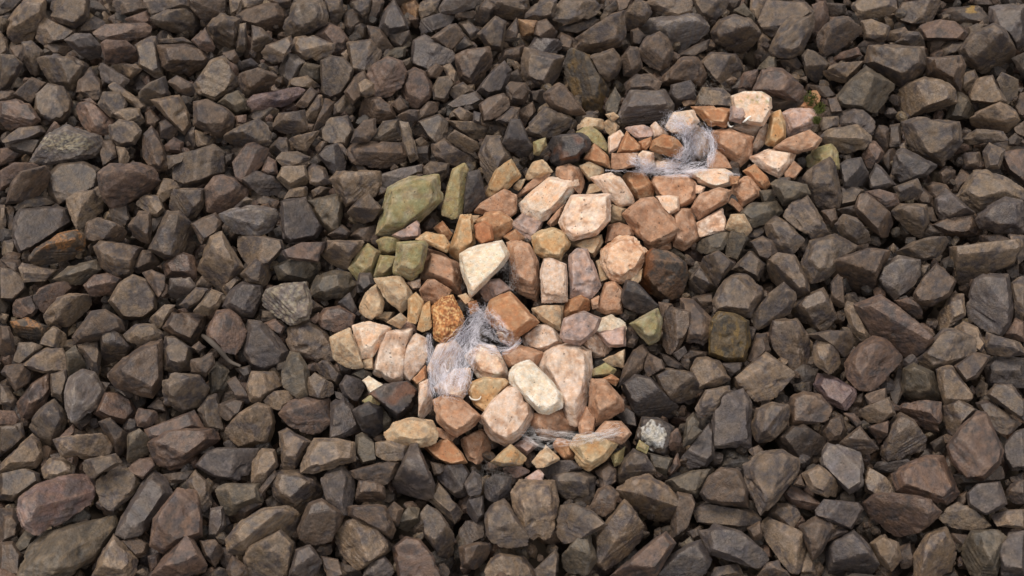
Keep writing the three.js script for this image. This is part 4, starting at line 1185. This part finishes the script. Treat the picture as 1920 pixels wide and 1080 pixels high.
for (const s of list) {
  const lift = s.front ? 0.006 : 0;
  const sink = s.code === 'k' ? -0.007 : !s.pale && s.area < 1300 ? rr(-0.007, -0.001) : s.area < 900 ? rr(-0.004, 0) : 0;
  const C = onPlane(s.c[0], s.c[1], rr(-0.007, 0.008) + lift + sink + ('wW'.includes(s.code) && s.area > 1500 ? 0.005 : s.pale && s.land ? 0.002 : 0));
  const f = camera.position.clone().sub(C).normalize(), r = new THREE.Vector3().crossVectors(camU, f).normalize(), u = new THREE.Vector3().crossVectors(f, r);
  const toLocal = p => { const d = rayDir(p[0], p[1]), t = C.clone().sub(camera.position).dot(f) / d.dot(f), w = camera.position.clone().addScaledVector(d, t).sub(C); return [w.dot(r), w.dot(u)]; };
  const poly = s.px.map(toLocal), cl = centroid(poly), ext = Math.sqrt(cl[2]);
  const peak = s.peak ? toLocal(s.peak) : [cl[0] + rr(-.16, .16) * ext, cl[1] + rr(-0.08, .3) * ext];
  let marks = null;
  const lp = p => toLocal(p);
  if (s.code === 'P' && s.c[0] < 300) { const m = lp([125, 268]); marks = (x, y, z, X, Y, Z, o, dd) => { const e = Math.hypot((x + cl[0] - m[0]) / 0.019, (y + cl[1] - m[1]) / 0.0075), k = smooth(1.1, 0.55, e + 0.5 * N(X * .5, Y * .5, Z * .5)) * smooth(-.25, .15, N(X * .9, Y * .9, Z * .9)); mix3(o, LICH, 0.85 * k); dd(0.0004 * k); }; }
  else if (s.code === 'P') marks = (x, y, z, X, Y, Z, o) => { mix3(o, LICH, 0.5 * smooth(-.1, .4, N(X * .35, Y * .35, Z * .35) + .5 * N(X * 1.1, Y, Z))); };
  else if (s.code === 'L') { const m = lp([1226, 816]); marks = (x, y, z, X, Y, Z, o, dd) => { const e = Math.hypot((x + cl[0] - m[0]) / 0.0085, (y + cl[1] - m[1]) / 0.0085), k = smooth(1.0, 0.7, e + 0.55 * N(X * .45, Y * .45, Z * .45)) * smooth(-.75, -.3, N(X * .9, Y * .35, Z * .9)); mix3(o, WHITE, 0.95 * k); dd(0.0006 * k * (1 + N(X, Y, Z))); }; }
  else if (s.code === 'O') marks = (x, y, z, X, Y, Z, o) => { const k = smooth(-0.1, 0.12, N(X * .16, Y * .16, Z * .16) + .4 * N(X * .6, Y * .6, Z * .6)) * smooth(-0.002, 0.003, y); mix3(o, ORANGE, 0.8 * k * smooth(-.5, .1, N(X * .9, Y * .9, Z))); };
  else if (s.code === 'G') marks = (x, y, z, X, Y, Z, o) => { mix3(o, YEL, 0.5 * smooth(0.05, .4, N(X * .5, Y * .12, Z * .3) + .3 * N(X, Y, Z))); };
  else if (s.code === 'E') marks = (x, y, z, X, Y, Z, o, dd) => { const g = N(X * .75, Y * .75, Z * .75), k = N(X * .3, Y * .3, Z * .3); mix3(o, YEL2, 0.7 * smooth(.05, .4, g + .5 * k)); mix3(o, BRN, 0.7 * smooth(.1, .45, -g - .4 * k)); dd(0.0005 * g); };
  else if (s.code === 'A') marks = (x, y, z, X, Y, Z, o) => { mix3(o, GREEN, 0.38 * smooth(-.2, .4, N(X * .12, Y * .12, Z * .12) + .4 * N(X * .5, Y * .5, Z * .5))); };
  else if (s.code === 'a') marks = (x, y, z, X, Y, Z, o) => { mix3(o, GREEN, 0.28 * smooth(-.1, .4, N(X * .12, Y * .12, Z * .12) + .4 * N(X * .5, Y * .5, Z * .5))); };
  else if (s.code === 'H') marks = (x, y, z, X, Y, Z, o) => { mix3(o, RUST, 0.75 * smooth(-0.006, -0.011, x + 0.005 * N(X * .2, Y * .2, Z * .2))); };
  else if (s.code === 'K' && s.area > 3000) marks = (x, y, z, X, Y, Z, o) => { mix3(o, RUST, 0.5 * smooth(0.05, .5, N(X * .1, Y * .1, Z * .1))); };
  else if (inPoly(s.px, 1808, 27) && s.code === 'k') { const m = lp([1823, 18]); marks = (x, y, z, X, Y, Z, o) => { const e = Math.hypot((x + cl[0] - m[0]) / 0.005, (y + cl[1] - m[1]) / 0.003); mix3(o, YEL, 0.9 * smooth(1.1, 0.8, e + 0.4 * N(X * .5, Y * .5, Z * .5))); }; }
  else if (s.code === 'w' && inPoly(s.px, 1408, 200)) marks = (x, y, z, X, Y, Z, o) => { mix3(o, GREEN, 0.8 * smooth(.2, .4, N(X * .3, Y * .3, Z * .3) + .3 * N(X, Y, Z)) * smooth(0, 0.006, y)); };
  const bright = 'wW'.includes(s.code), shear = bright ? [rr(-0.12, 0.12), rr(-0.7, -0.45)] : s.pale ? [rr(-0.25, 0.2), rr(-0.75, -0.15)] : [rr(-0.42, 0.42), rr(-0.8, 0.12)];
  const big = s.area > 3200, special = marks && 'PLOGHE'.includes(s.code) || (marks && s.area > 4000);
  const n = special ? 24 : s.area > 6500 ? 15 : big ? 13 : s.area > 1300 ? 11 : 7;
  const sh = stoneShape({ poly, peak, n, sharp: s.pale ? rr(22, 40) : rr(34, 80), code: s.code, marks, shear, plain: s.pale && !!s.land, keep: s.area > 3000 ? 0.018 : 0.035, rough: s.code === 'E' || s.code === 'e' || s.code === 'P' ? 1.9 : rr(0.7, 1.3) });
  // from the stone's own axes to the place
  const P = sh.pos, base = new THREE.Vector3().addScaledVector(r, cl[0]).addScaledVector(u, cl[1]);
  for (let i = 0; i < P.length; i += 3) { const a = P[i], b = P[i + 1], z = P[i + 2]; P[i] = a * r.x + b * u.x + z * f.x; P[i + 1] = a * r.y + b * u.y + z * f.y; P[i + 2] = a * r.z + b * u.z + z * f.z; }
  const O = C.clone().add(base);
  if (DRAPE.some(d => s.c[0] > d[0] - 60 && s.c[0] < d[2] + 60 && s.c[1] > d[1] - 60 && s.c[1] < d[3] + 60)) raster(P, sh.idx, O);
  const geo = finish(P, sh.col, sh.idx, sh.tri, s.pale ? 0.45 : 0.68);
  s.poly = poly;
  if (!s.single) { geo.translate(O.x, O.y, O.z); rest.push(geo); continue; }
  const mat = s.pale ? MP[Math.floor(rnd() * 3)] : MD[Math.floor(rnd() * 4)];
  const m = new THREE.Mesh(geo, mat); m.position.copy(O);
  const algae = s.code === 'A' || s.code === 'a';
  m.name = numbered(algae ? 'mossy_stone' : s.pale ? 'pale_stone' : 'gravel_stone');
  m.userData.category = 'stone'; s.mesh = m;
  scene.add(shadows(m));
}
{
  const m = new THREE.Mesh(mergeGeometries(rest), MD[1]); m.name = 'small_gravel';
  m.userData = { kind: 'stuff', label: 'small dark gravel chips filling the spaces between the larger stones', category: 'gravel' };
  scene.add(shadows(m));
}
// labels: named stones first, then by look and by the named stone each one touches
{
  const gap = (A, B) => { let m = 1e9; for (const p of A) for (const q of B) { m = Math.min(m, Math.hypot(p[0] - q[0], p[1] - q[1])); } for (const [U, V] of [[A, B], [B, A]]) for (const p of U) for (let i = 0; i < V.length; i++) { const a = V[i], b = V[(i + 1) % V.length], dx = b[0] - a[0], dy = b[1] - a[1], t = clamp(((p[0] - a[0]) * dx + (p[1] - a[1]) * dy) / (dx * dx + dy * dy + 1e-9), 0, 1); m = Math.min(m, Math.hypot(a[0] + dx * t - p[0], a[1] + dy * t - p[1])); } return m; };
  const lands = list.filter(s => s.land);
  const shapeWord = s => {
    const H = hull2(s.px); let best = 0, bx = 1, by = 0;
    for (const p of H) for (const q of H) { const d = Math.hypot(p[0] - q[0], p[1] - q[1]); if (d > best) { best = d; bx = (q[0] - p[0]) / d; by = (q[1] - p[1]) / d; } }
    let lo = 1e9, hi = -1e9; for (const p of H) { const t = -p[0] * by + p[1] * bx; lo = Math.min(lo, t); hi = Math.max(hi, t); }
    const e = best / (hi - lo);
    return e > 2.3 ? 'splinter shaped' : e > 1.65 ? 'elongated' : s.px.length <= 3 ? 'triangular' : s.px.length === 4 ? 'four cornered' : s.px.length >= 8 ? 'many sided' : 'angular';
  };
  const sizeWord = s => s.area > 5600 ? 'large' : s.area > 2600 ? 'medium' : 'small';
  for (const s of list) if (s.mesh) {
    const kind = s.pale ? 'stone' : 'gravel stone';
    let label;
    if (s.land) label = s.land[2];
    else {
      const near = lands.map(l => [gap(l.px, s.px), l]).sort((a, b) => a[0] - b[0])[0];
      label = `${sizeWord(s)} ${colourWord[s.code]} ${shapeWord(s)} ${kind} ` + (near[0] < 16 ? `touching ${near[1].land[3]}` : near[0] < 75 ? `near ${near[1].land[3]}` : s.pale ? 'in the pale patch' : 'in the dark gravel');
    }
    s.label = label;
    s.mesh.userData.group = s.pale ? 'pale stones of the light patch' : 'dark gravel stones';
  }
  const singles = list.filter(s => s.mesh), count = {}; for (const s of singles) count[s.label] = (count[s.label] || 0) + 1;
  for (const s of singles) {
    if (count[s.label] > 1) {
      const nb = singles.filter(t => t !== s && t.area > 1500 && colourWord[t.code] !== colourWord[s.code]).map(t => [gap(t.px, s.px), t]).sort((a, b) => a[0] - b[0])[0][1];
      const far = s.label.endsWith('in the dark gravel'), wordsOf = t => t.split(' ').length;
      let t = s.label.replace(' in the dark gravel', '') + `, beside a ${colourWord[nb.code]}${far ? ' ' + shapeWord(nb) : ''} one`;
      if (wordsOf(t) > 16) t = t.replace(' gravel stone', ' stone'); if (wordsOf(t) > 16) t = t.replace(' ' + shapeWord(s), ''); s.label = t;
    }
    s.mesh.userData.label = s.label;
  }
}

// ---------------------------------------------------------------- gravel below the traced stones and on beyond the frame
{
  const bed = new THREE.Group(); bed.name = 'gravel_bed'; bed.userData = { kind: 'stuff', label: 'dark gravel lying deeper and spreading all around', category: 'gravel' };
  const VAR = 9, pts = Array.from({ length: VAR }, () => []);
  const dummy = new THREE.Object3D(), v = new THREE.Vector3();
  const put = (x, y, z, sc) => { dummy.position.set(x, y, z); dummy.rotation.set(rr(-3, 3), rr(-3, 3), rr(-3, 3)); dummy.scale.setScalar(sc); dummy.updateMatrix(); pts[Math.floor(rnd() * VAR)].push(dummy.matrix.clone()); };
  for (let z = -1.5; z < 0.85; z += 0.026) for (let x = -1.15; x < 1.15; x += 0.026) {
    const X = x + rr(-.009, .009), Z = z + rr(-.009, .009);
    v.set(X, 0, Z); const q = toPixel(v), inside = q[0] > -34 && q[0] < 1954 && q[1] > -26 && q[1] < 1112;
    if (!inside) put(X, rr(-0.007, 0.003), Z, rr(0.85, 1.65));
  }
  for (let z = -0.62; z < 0.5; z += 0.0165) for (let x = -0.62; x < 0.62; x += 0.0165) put(x + rr(-.006, .006), rr(-0.021, -0.014), z + rr(-.006, .006), rr(0.5, 0.85));
  for (let z = -0.62; z < 0.5; z += 0.012) for (let x = -0.62; x < 0.62; x += 0.012) put(x + rr(-.006, .006), rr(-0.013, -0.007), z + rr(-.006, .006), rr(0.2, 0.48));
  for (let z = -1.5; z < 0.85; z += 0.026) for (let x = -1.15; x < 1.15; x += 0.026) put(x + rr(-.01, .01), rr(-0.04, -0.034), z + rr(-.01, .01), rr(0.9, 1.3));
  const codes = 'gbsrtkgbr';
  for (let k = 0; k < VAR; k++) {
    const poly = []; const nn = 6 + Math.floor(rnd() * 3), R = 0.0125, st = rr(0.72, 1);
    for (let i = 0; i < nn; i++) { const a = (i + rr(-.3, .3)) / nn * 6.283; poly.push([Math.cos(a) * R * rr(0.82, 1.12), Math.sin(a) * R * st * rr(0.82, 1.12)]); }
    const sh = stoneShape({ poly, peak: [rr(-.002, .002), rr(-.002, .002)], n: 7, sharp: 40, code: codes[k], shear: [rr(-.3, .3), rr(-.3, .3)], rough: 1 });
    const im = new THREE.InstancedMesh(finish(sh.pos, sh.col, sh.idx, sh.tri), MD[k % 4], pts[k].length);
    pts[k].forEach((m, i) => { im.setMatrixAt(i, m); const t = rr(0.75, 1.15); im.setColorAt(i, new THREE.Color(t * rr(.95, 1.06), t, t * rr(.9, 1.02))); });
    im.name = 'gravel'; im.userData.kind = 'stuff'; bed.add(im);
  }
  scene.add(shadows(bed));
}

// ---------------------------------------------------------------- cobwebs and small debris
function surface(px, py) {
  let z = 9; const i = clamp(Math.round(px / 2), 1, ZW - 2), j = clamp(Math.round(py / 2), 1, ZH - 2);
  for (let a = -1; a <= 1; a++) for (let b = -1; b <= 1; b++) z = Math.min(z, zbuf[(j + b) * ZW + i + a]);
  const d = rayDir(px, py); if (z > 5) return onPlane(px, py, 0);
  return camera.position.clone().addScaledVector(d, z / -d.dot(camB));
}
function strandGeo(list) {                                 // list of [points, radius]
  const P = [], I = [], t = new THREE.Vector3(), a = new THREE.Vector3(), b = new THREE.Vector3();
  for (const [pts, r] of list) {
    const o = P.length / 3;
    for (let i = 0; i < pts.length; i++) {
      t.subVectors(pts[Math.min(i + 1, pts.length - 1)], pts[Math.max(i - 1, 0)]).normalize();
      a.set(0.3, 1, 0.2).cross(t).normalize(); b.crossVectors(t, a);
      for (let k = 0; k < 3; k++) { const w = k * 2.094, c = Math.cos(w) * r, s = Math.sin(w) * r; P.push(pts[i].x + a.x * c + b.x * s, pts[i].y + a.y * c + b.y * s, pts[i].z + a.z * c + b.z * s); }
      if (i) for (let k = 0; k < 3; k++) { const k2 = (k + 1) % 3, A = o + (i - 1) * 3, B = o + i * 3; I.push(A + k, A + k2, B + k, A + k2, B + k2, B + k); }
    }
  }
  const g = new THREE.BufferGeometry(); g.setAttribute('position', new THREE.Float32BufferAttribute(P, 3)); g.setIndex(I); g.computeVertexNormals(); return g;
}
function guide(out, pts, spread, n, rad, liftMax = 0.004, wiggle = 1) {
  const crv = new THREE.CatmullRomCurve3(pts.map(p => new THREE.Vector3(p[0], p[1], 0)));
  for (let k = 0; k < n; k++) {
    const t0 = rr(-0.1, 0.7), t1 = Math.min(1, t0 + rr(0.2, 0.8)), o = (rnd() + rnd() - 1) * spread, o2 = o + rr(-.6, .6) * spread, ph = rr(0, 50), up = rr(0.0003, liftMax) * rnd();
    const line = [], m = 12;
    for (let i = 0; i <= m; i++) {
      const t = clamp(t0 + (t1 - t0) * i / m, 0, 1), c = crv.getPoint(t), tg = crv.getTangent(t), s = o + (o2 - o) * i / m;
      const wx = (N(ph + i * 0.22, k, 3) * spread * 0.7 + N(ph + i * 0.7, k, 9) * 4) * wiggle, wy = (N(ph + i * 0.22, k, 13) * spread * 0.7 + N(ph + i * 0.7, k, 19) * 4) * wiggle;
      line.push([c.x - tg.y * s + wx, c.y + tg.x * s + wy]);
    }
    drape(out, line, up, rad * rr(0.6, 1.4));
  }
}
function tuft(out, x, y, R, n, rad) {
  for (let k = 0; k < n; k++) {
    const a = rr(0, 6.283), d = Math.sqrt(rnd()) * R, ph = rr(0, 90), L = rr(6, 22), dir = rr(0, 6.283), line = [];
    let X = x + Math.cos(a) * d, Y = y + Math.sin(a) * d * 0.85, th = dir; const curl = rr(-0.5, 0.5);
    for (let i = 0; i <= 9; i++) { line.push([X, Y]); th += curl + N(ph + i * .5, k, 1) * 0.8; X += Math.cos(th) * L / 9; Y += Math.sin(th) * L / 9; }
    drape(out, line, rr(0.0003, 0.005) * rnd(), rad * rr(0.6, 1.4));
  }
}
function drape(out, line, up, rad) {                       // hang a thread over the stones: it rests on the high ones and spans the gaps
  const S = line.map(p => surface(p[0], p[1])), h = S.map(p => p.y), n = h.length;
  for (let pass = 0; pass < 3; pass++) for (let i = 1; i < n - 1; i++) h[i] = Math.max(h[i], 0.5 * (h[i - 1] + h[i + 1]) - 0.0002);
  out.push([line.map((p, i) => onPlane(p[0], p[1], h[i] + up)), rad]);
}
const silk = c => new THREE.MeshStandardMaterial({ color: new THREE.Color(c), roughness: 0.9, side: THREE.DoubleSide });
// a film of matted threads: a sheet that hangs over the stones, its holes and streaks in the alpha map
function filmTexture(z) {
  const w = 512, h = 256, d = new Uint8Array(w * h * 4);
  for (let j = 0; j < h; j++) for (let i = 0; i < w; i++) {
    const u = i / w * 10, v = j / h * 2 - 1, wv = 0.5 * N(u * 0.5, v * 2, z);
    const streak = N(u * 0.55, (v + wv) * 11, z + 3) + 0.7 * N(u * 1.1, (v + wv * 1.6) * 24, z + 7), patch = N(u * 0.6, v * 2, z + 11) + 0.6 * N(u * 1.7, v * 5, z + 17);
    const rim = smooth(1, 0.55, Math.abs(v) + 0.35 * N(u * 0.9, v * 2, z + 23)) * smooth(0, 0.9, u + 0.5 * N(v * 4, u, z)) * smooth(10, 9.1, u + 0.5 * N(v * 4, u, z + 2));
    const a = rim * clamp(0.17 + 0.42 * streak + 0.36 * patch, 0, 0.78), k = (j * w + i) * 4;
    d[k] = d[k + 1] = d[k + 2] = a * 255; d[k + 3] = 255;
  }
  const t = new THREE.DataTexture(d, w, h, THREE.RGBAFormat); t.magFilter = THREE.LinearFilter; t.minFilter = THREE.LinearFilter; t.needsUpdate = true; return t;
}
function film(pts, widths, z, colour) {
  const crv = new THREE.CatmullRomCurve3(pts.map(p => new THREE.Vector3(p[0], p[1], 0))), M = 44, K = 14, P = [], UV = [], I = [], grid = [];
  for (let i = 0; i <= M; i++) {
    const t = i / M, c = crv.getPoint(t), tg = crv.getTangent(t).normalize(), f = t * (widths.length - 1), w0 = widths[Math.floor(f)], w1 = widths[Math.min(widths.length - 1, Math.floor(f) + 1)], w = w0 + (w1 - w0) * (f % 1);
    for (let j = 0; j <= K; j++) { const s = (j / K * 2 - 1) * w, x = c.x - tg.y * s, y = c.y + tg.x * s; grid.push([x, y, surface(x, y).y]); UV.push(t, j / K); }
  }
  for (let pass = 0; pass < 5; pass++) for (let i = 1; i < M; i++) for (let j = 1; j < K; j++) { const k = i * (K + 1) + j, g = 0.25 * (grid[k - 1][2] + grid[k + 1][2] + grid[k - K - 1][2] + grid[k + K + 1][2]); grid[k][2] = Math.max(grid[k][2], g); }
  for (const q of grid) { const p = onPlane(q[0], q[1], q[2] + 0.0008); P.push(p.x, p.y, p.z); }
  for (let i = 0; i < M; i++) for (let j = 0; j < K; j++) { const a = i * (K + 1) + j, b = a + K + 1; I.push(a, b, a + 1, b, b + 1, a + 1); }
  const g = new THREE.BufferGeometry(); g.setAttribute('position', new THREE.Float32BufferAttribute(P, 3)); g.setAttribute('uv', new THREE.Float32BufferAttribute(UV, 2)); g.setIndex(I); g.computeVertexNormals();
  return new THREE.Mesh(g, new THREE.MeshStandardMaterial({ color: new THREE.Color(colour), alphaMap: filmTexture(z), transparent: true, roughness: 1, side: THREE.DoubleSide, depthWrite: false }));
}
function web(name, label, colour, build, category, films = []) {
  const out = []; build(out);
  const threads = new THREE.Mesh(strandGeo(out), silk(colour));
  if (!films.length) { threads.name = numbered(name); threads.userData = { label, category }; scene.add(shadows(threads)); return; }
  const g = new THREE.Group(); g.name = numbered(name); g.userData = { label, category };
  const p = onPlane(films[0][0][0][0], films[0][0][0][1], 0); g.position.copy(p);
  threads.name = 'threads'; threads.position.copy(p).negate(); g.add(threads);
  for (const f of films) { const m = film(f[0], f[1], f[2], colour); m.name = 'film'; m.position.copy(p).negate(); g.add(m); }
  scene.add(shadows(g));
}
function veil(o, pts, R, n, rad) { const c = new THREE.CatmullRomCurve3(pts.map(p => new THREE.Vector3(p[0], p[1], 0))); for (let k = 0; k < n; k++) { const p = c.getPoint(rnd()); tuft(o, p.x + rr(-1, 1) * R * 0.5, p.y + rr(-1, 1) * R * 0.5, R * 0.6, 1, rad); } }
web('cobweb', 'white cobweb draped over the pink stones beside the bright orange stone', '#e6e4ee', o => {
  const a = [[908, 582], [890, 612], [860, 640], [836, 670], [820, 702], [815, 742]], b = [[895, 600], [880, 640], [872, 668], [864, 700], [858, 728]];
  guide(o, a, 20, 60, 0.000045, 0.004, 1.2); guide(o, b, 22, 50, 0.000045, 0.004, 1.2);
  veil(o, a, 24, 60, 0.00004); veil(o, b, 26, 60, 0.00004);
  guide(o, [[880, 640], [902, 644], [930, 655], [955, 654], [978, 636]], 5, 36, 0.000045);
  guide(o, [[807, 628], [806, 660], [815, 692], [825, 732]], 6, 26, 0.000045, 0.004, 1.2);
  guide(o, a, 14, 10, 0.0001, 0.005, 1.5); guide(o, b, 18, 10, 0.00009, 0.005, 1.5);
  guide(o, [[850, 690], [868, 700], [875, 715], [868, 735]], 8, 8, 0.0001, 0.003, 2);
  tuft(o, 900, 592, 26, 120, 0.00004); tuft(o, 846, 722, 30, 110, 0.00004); tuft(o, 925, 615, 22, 70, 0.00004);
}, 'cobweb', [
  [[[912, 578], [892, 608], [868, 634], [838, 668], [826, 704], [832, 748]], [12, 20, 22, 30, 34, 24], 3],
  [[[888, 604], [880, 640], [870, 672], [862, 704], [852, 735]], [16, 26, 24, 26, 20], 43],
  [[[878, 640], [904, 648], [932, 657], [956, 655], [980, 634]], [16, 16, 12, 8, 6], 83],
  [[[806, 622], [804, 656], [814, 690], [826, 728]], [6, 12, 14, 14], 123],
  [[[885, 585], [915, 605], [945, 632], [962, 648]], [18, 26, 22, 10], 163],
]);
web('cobweb', 'white cobweb wrapped round the orange banded stone', '#e6e4ee', o => {
  const a = [[1185, 298], [1212, 314], [1250, 320], [1290, 320], [1326, 312]], b = [[1255, 222], [1280, 236], [1290, 262], [1286, 290], [1266, 310]], c = [[1326, 312], [1335, 285], [1331, 258], [1318, 236]];
  guide(o, a, 11, 50, 0.000045, 0.004, 1.3); veil(o, a, 15, 70, 0.00004);
  guide(o, c, 6, 40, 0.000045, 0.004, 1.3); veil(o, c, 10, 40, 0.00004);
  guide(o, b, 13, 50, 0.000045, 0.004, 1.6); veil(o, b, 20, 90, 0.00004);
  guide(o, b, 12, 14, 0.0001, 0.004, 2); guide(o, a, 9, 12, 0.0001, 0.004, 1.5); guide(o, c, 6, 8, 0.0001, 0.004, 1.5);
  guide(o, [[1136, 320], [1180, 321], [1222, 322]], 2, 12, 0.00005);
  veil(o, [[1300, 240], [1315, 270], [1306, 300]], 22, 70, 0.00004);
  guide(o, [[1355, 324], [1372, 326], [1392, 328]], 3, 10, 0.00005);
  tuft(o, 1262, 226, 24, 120, 0.00004); tuft(o, 1205, 312, 16, 80, 0.00004); tuft(o, 1258, 308, 11, 60, 0.00006);
}, 'cobweb', [
  [[[1176, 294], [1208, 312], [1250, 318], [1292, 318], [1330, 310]], [10, 18, 18, 16, 10], 203],
  [[[1244, 224], [1278, 236], [1292, 262], [1288, 292], [1268, 312]], [16, 22, 20, 22, 14], 243],
  [[[1324, 318], [1336, 288], [1332, 258], [1314, 232]], [9, 11, 11, 9], 283],
  [[[1290, 236], [1308, 262], [1310, 300]], [16, 24, 16], 323],
]);
web('cobweb', 'thin faint web veil by the pale orange stone with dark holes', '#d8d5d6', o => {
  guide(o, [[975, 815], [1030, 812], [1090, 822], [1130, 816], [1165, 806]], 13, 34, 0.00004);
}, 'cobweb', [[[[965, 806], [1010, 822], [1060, 824], [1110, 820], [1165, 808]], [14, 24, 18, 14, 8], 363]]);
web('fluff', 'grey hairy fluff caught between slate grey stones', '#6f6a68', o => { tuft(o, 925, 888, 26, 150, 0.000048); tuft(o, 960, 878, 16, 60, 0.000048); }, 'fluff');
web('fluff', 'grey fluff clinging to the side of the notched white block', '#a9a5a5', o => { tuft(o, 953, 505, 13, 90, 0.000049); tuft(o, 962, 530, 8, 40, 0.000049); }, 'fluff');
web('fluff', 'thin dark hairs lying over the brown stones behind the flat orange stone', '#8d8780', o => { tuft(o, 1330, 168, 26, 60, 0.000047); tuft(o, 1322, 190, 12, 40, 0.00005); }, 'fluff');
function speckThing(name, label, colour, pts, rad, category) {  // a little curled flake or stem lying on the stones
  const line = pts.map(p => { const s = surface(p[0], p[1]); s.y += rad * 1.1; return s; });
  const g = new THREE.TubeGeometry(new THREE.CatmullRomCurve3(line), 20, rad, 6), p = g.attributes.position;
  for (let i = 0; i < p.count; i++) { const t = Math.floor(i / 7) / 20, k = 0.35 + 0.65 * Math.sin(Math.PI * (0.12 + 0.8 * t)); const c = new THREE.CatmullRomCurve3(line).getPointAt(Math.min(1, t)); p.setXYZ(i, c.x + (p.getX(i) - c.x) * k, c.y + (p.getY(i) - c.y) * k * 0.7, c.z + (p.getZ(i) - c.z) * k); }
  g.computeVertexNormals();
  const m = new THREE.Mesh(g, new THREE.MeshStandardMaterial({ color: new THREE.Color(colour), roughness: 0.7 })); m.name = numbered(name); m.userData = { label, category }; scene.add(shadows(m));
}
speckThing('curled_flake', 'curled white flake on the flat orange brown stone', '#cfc3b2', [[929, 628], [934, 625], [941, 625], [946, 628], [949, 634]], 0.00045, 'flake');
speckThing('curled_flake', 'curled white flake on the honey yellow stone in the cobweb', '#d8d0c4', [[880, 744], [884, 749], [892, 751], [899, 749], [902, 744]], 0.0006, 'flake');
speckThing('curled_flake', 'short white flake on the cream yellow block', '#e8e6e0', [[1393, 231], [1398, 227], [1403, 222], [1408, 219]], 0.0008, 'flake');
speckThing('curled_flake', 'bent white flake beside the flat orange stone', '#e8e6e0', [[1365, 230], [1366, 236], [1370, 239], [1375, 237]], 0.0007, 'flake');
speckThing('twig', 'dark thin twig lying between slate grey gravel stones', '#4c433c', [[380, 632], [396, 644], [412, 660], [430, 680], [452, 690]], 0.0019, 'twig');
{ // moss clump
  const out = [];
  for (let k = 0; k < 420; k++) {
    const [x, y, R] = [[1520, 186, 13], [1536, 204, 11], [1531, 226, 7]][k % 3], a = rr(0, 6.283), d = Math.sqrt(rnd()) * R, p = surface(x + Math.cos(a) * d, y + Math.sin(a) * d), q = p.clone();
    p.y -= 0.0004; q.x += rr(-.0012, .0012); q.z += rr(-.0012, .0012); q.y += rr(0.0008, 0.0024); out.push([[p, p.clone().lerp(q, .5).add(new THREE.Vector3(rr(-.0003, .0003), 0.0002, rr(-.0003, .0003))), q], 0.00022]);
  }
  const m = new THREE.Mesh(strandGeo(out), silk('#5f6630')); m.name = 'moss_clump'; m.userData = { label: 'small green moss clump between yellow pebbles and dark gravel', category: 'moss' }; scene.add(shadows(m));
}

renderer.render(scene, camera);
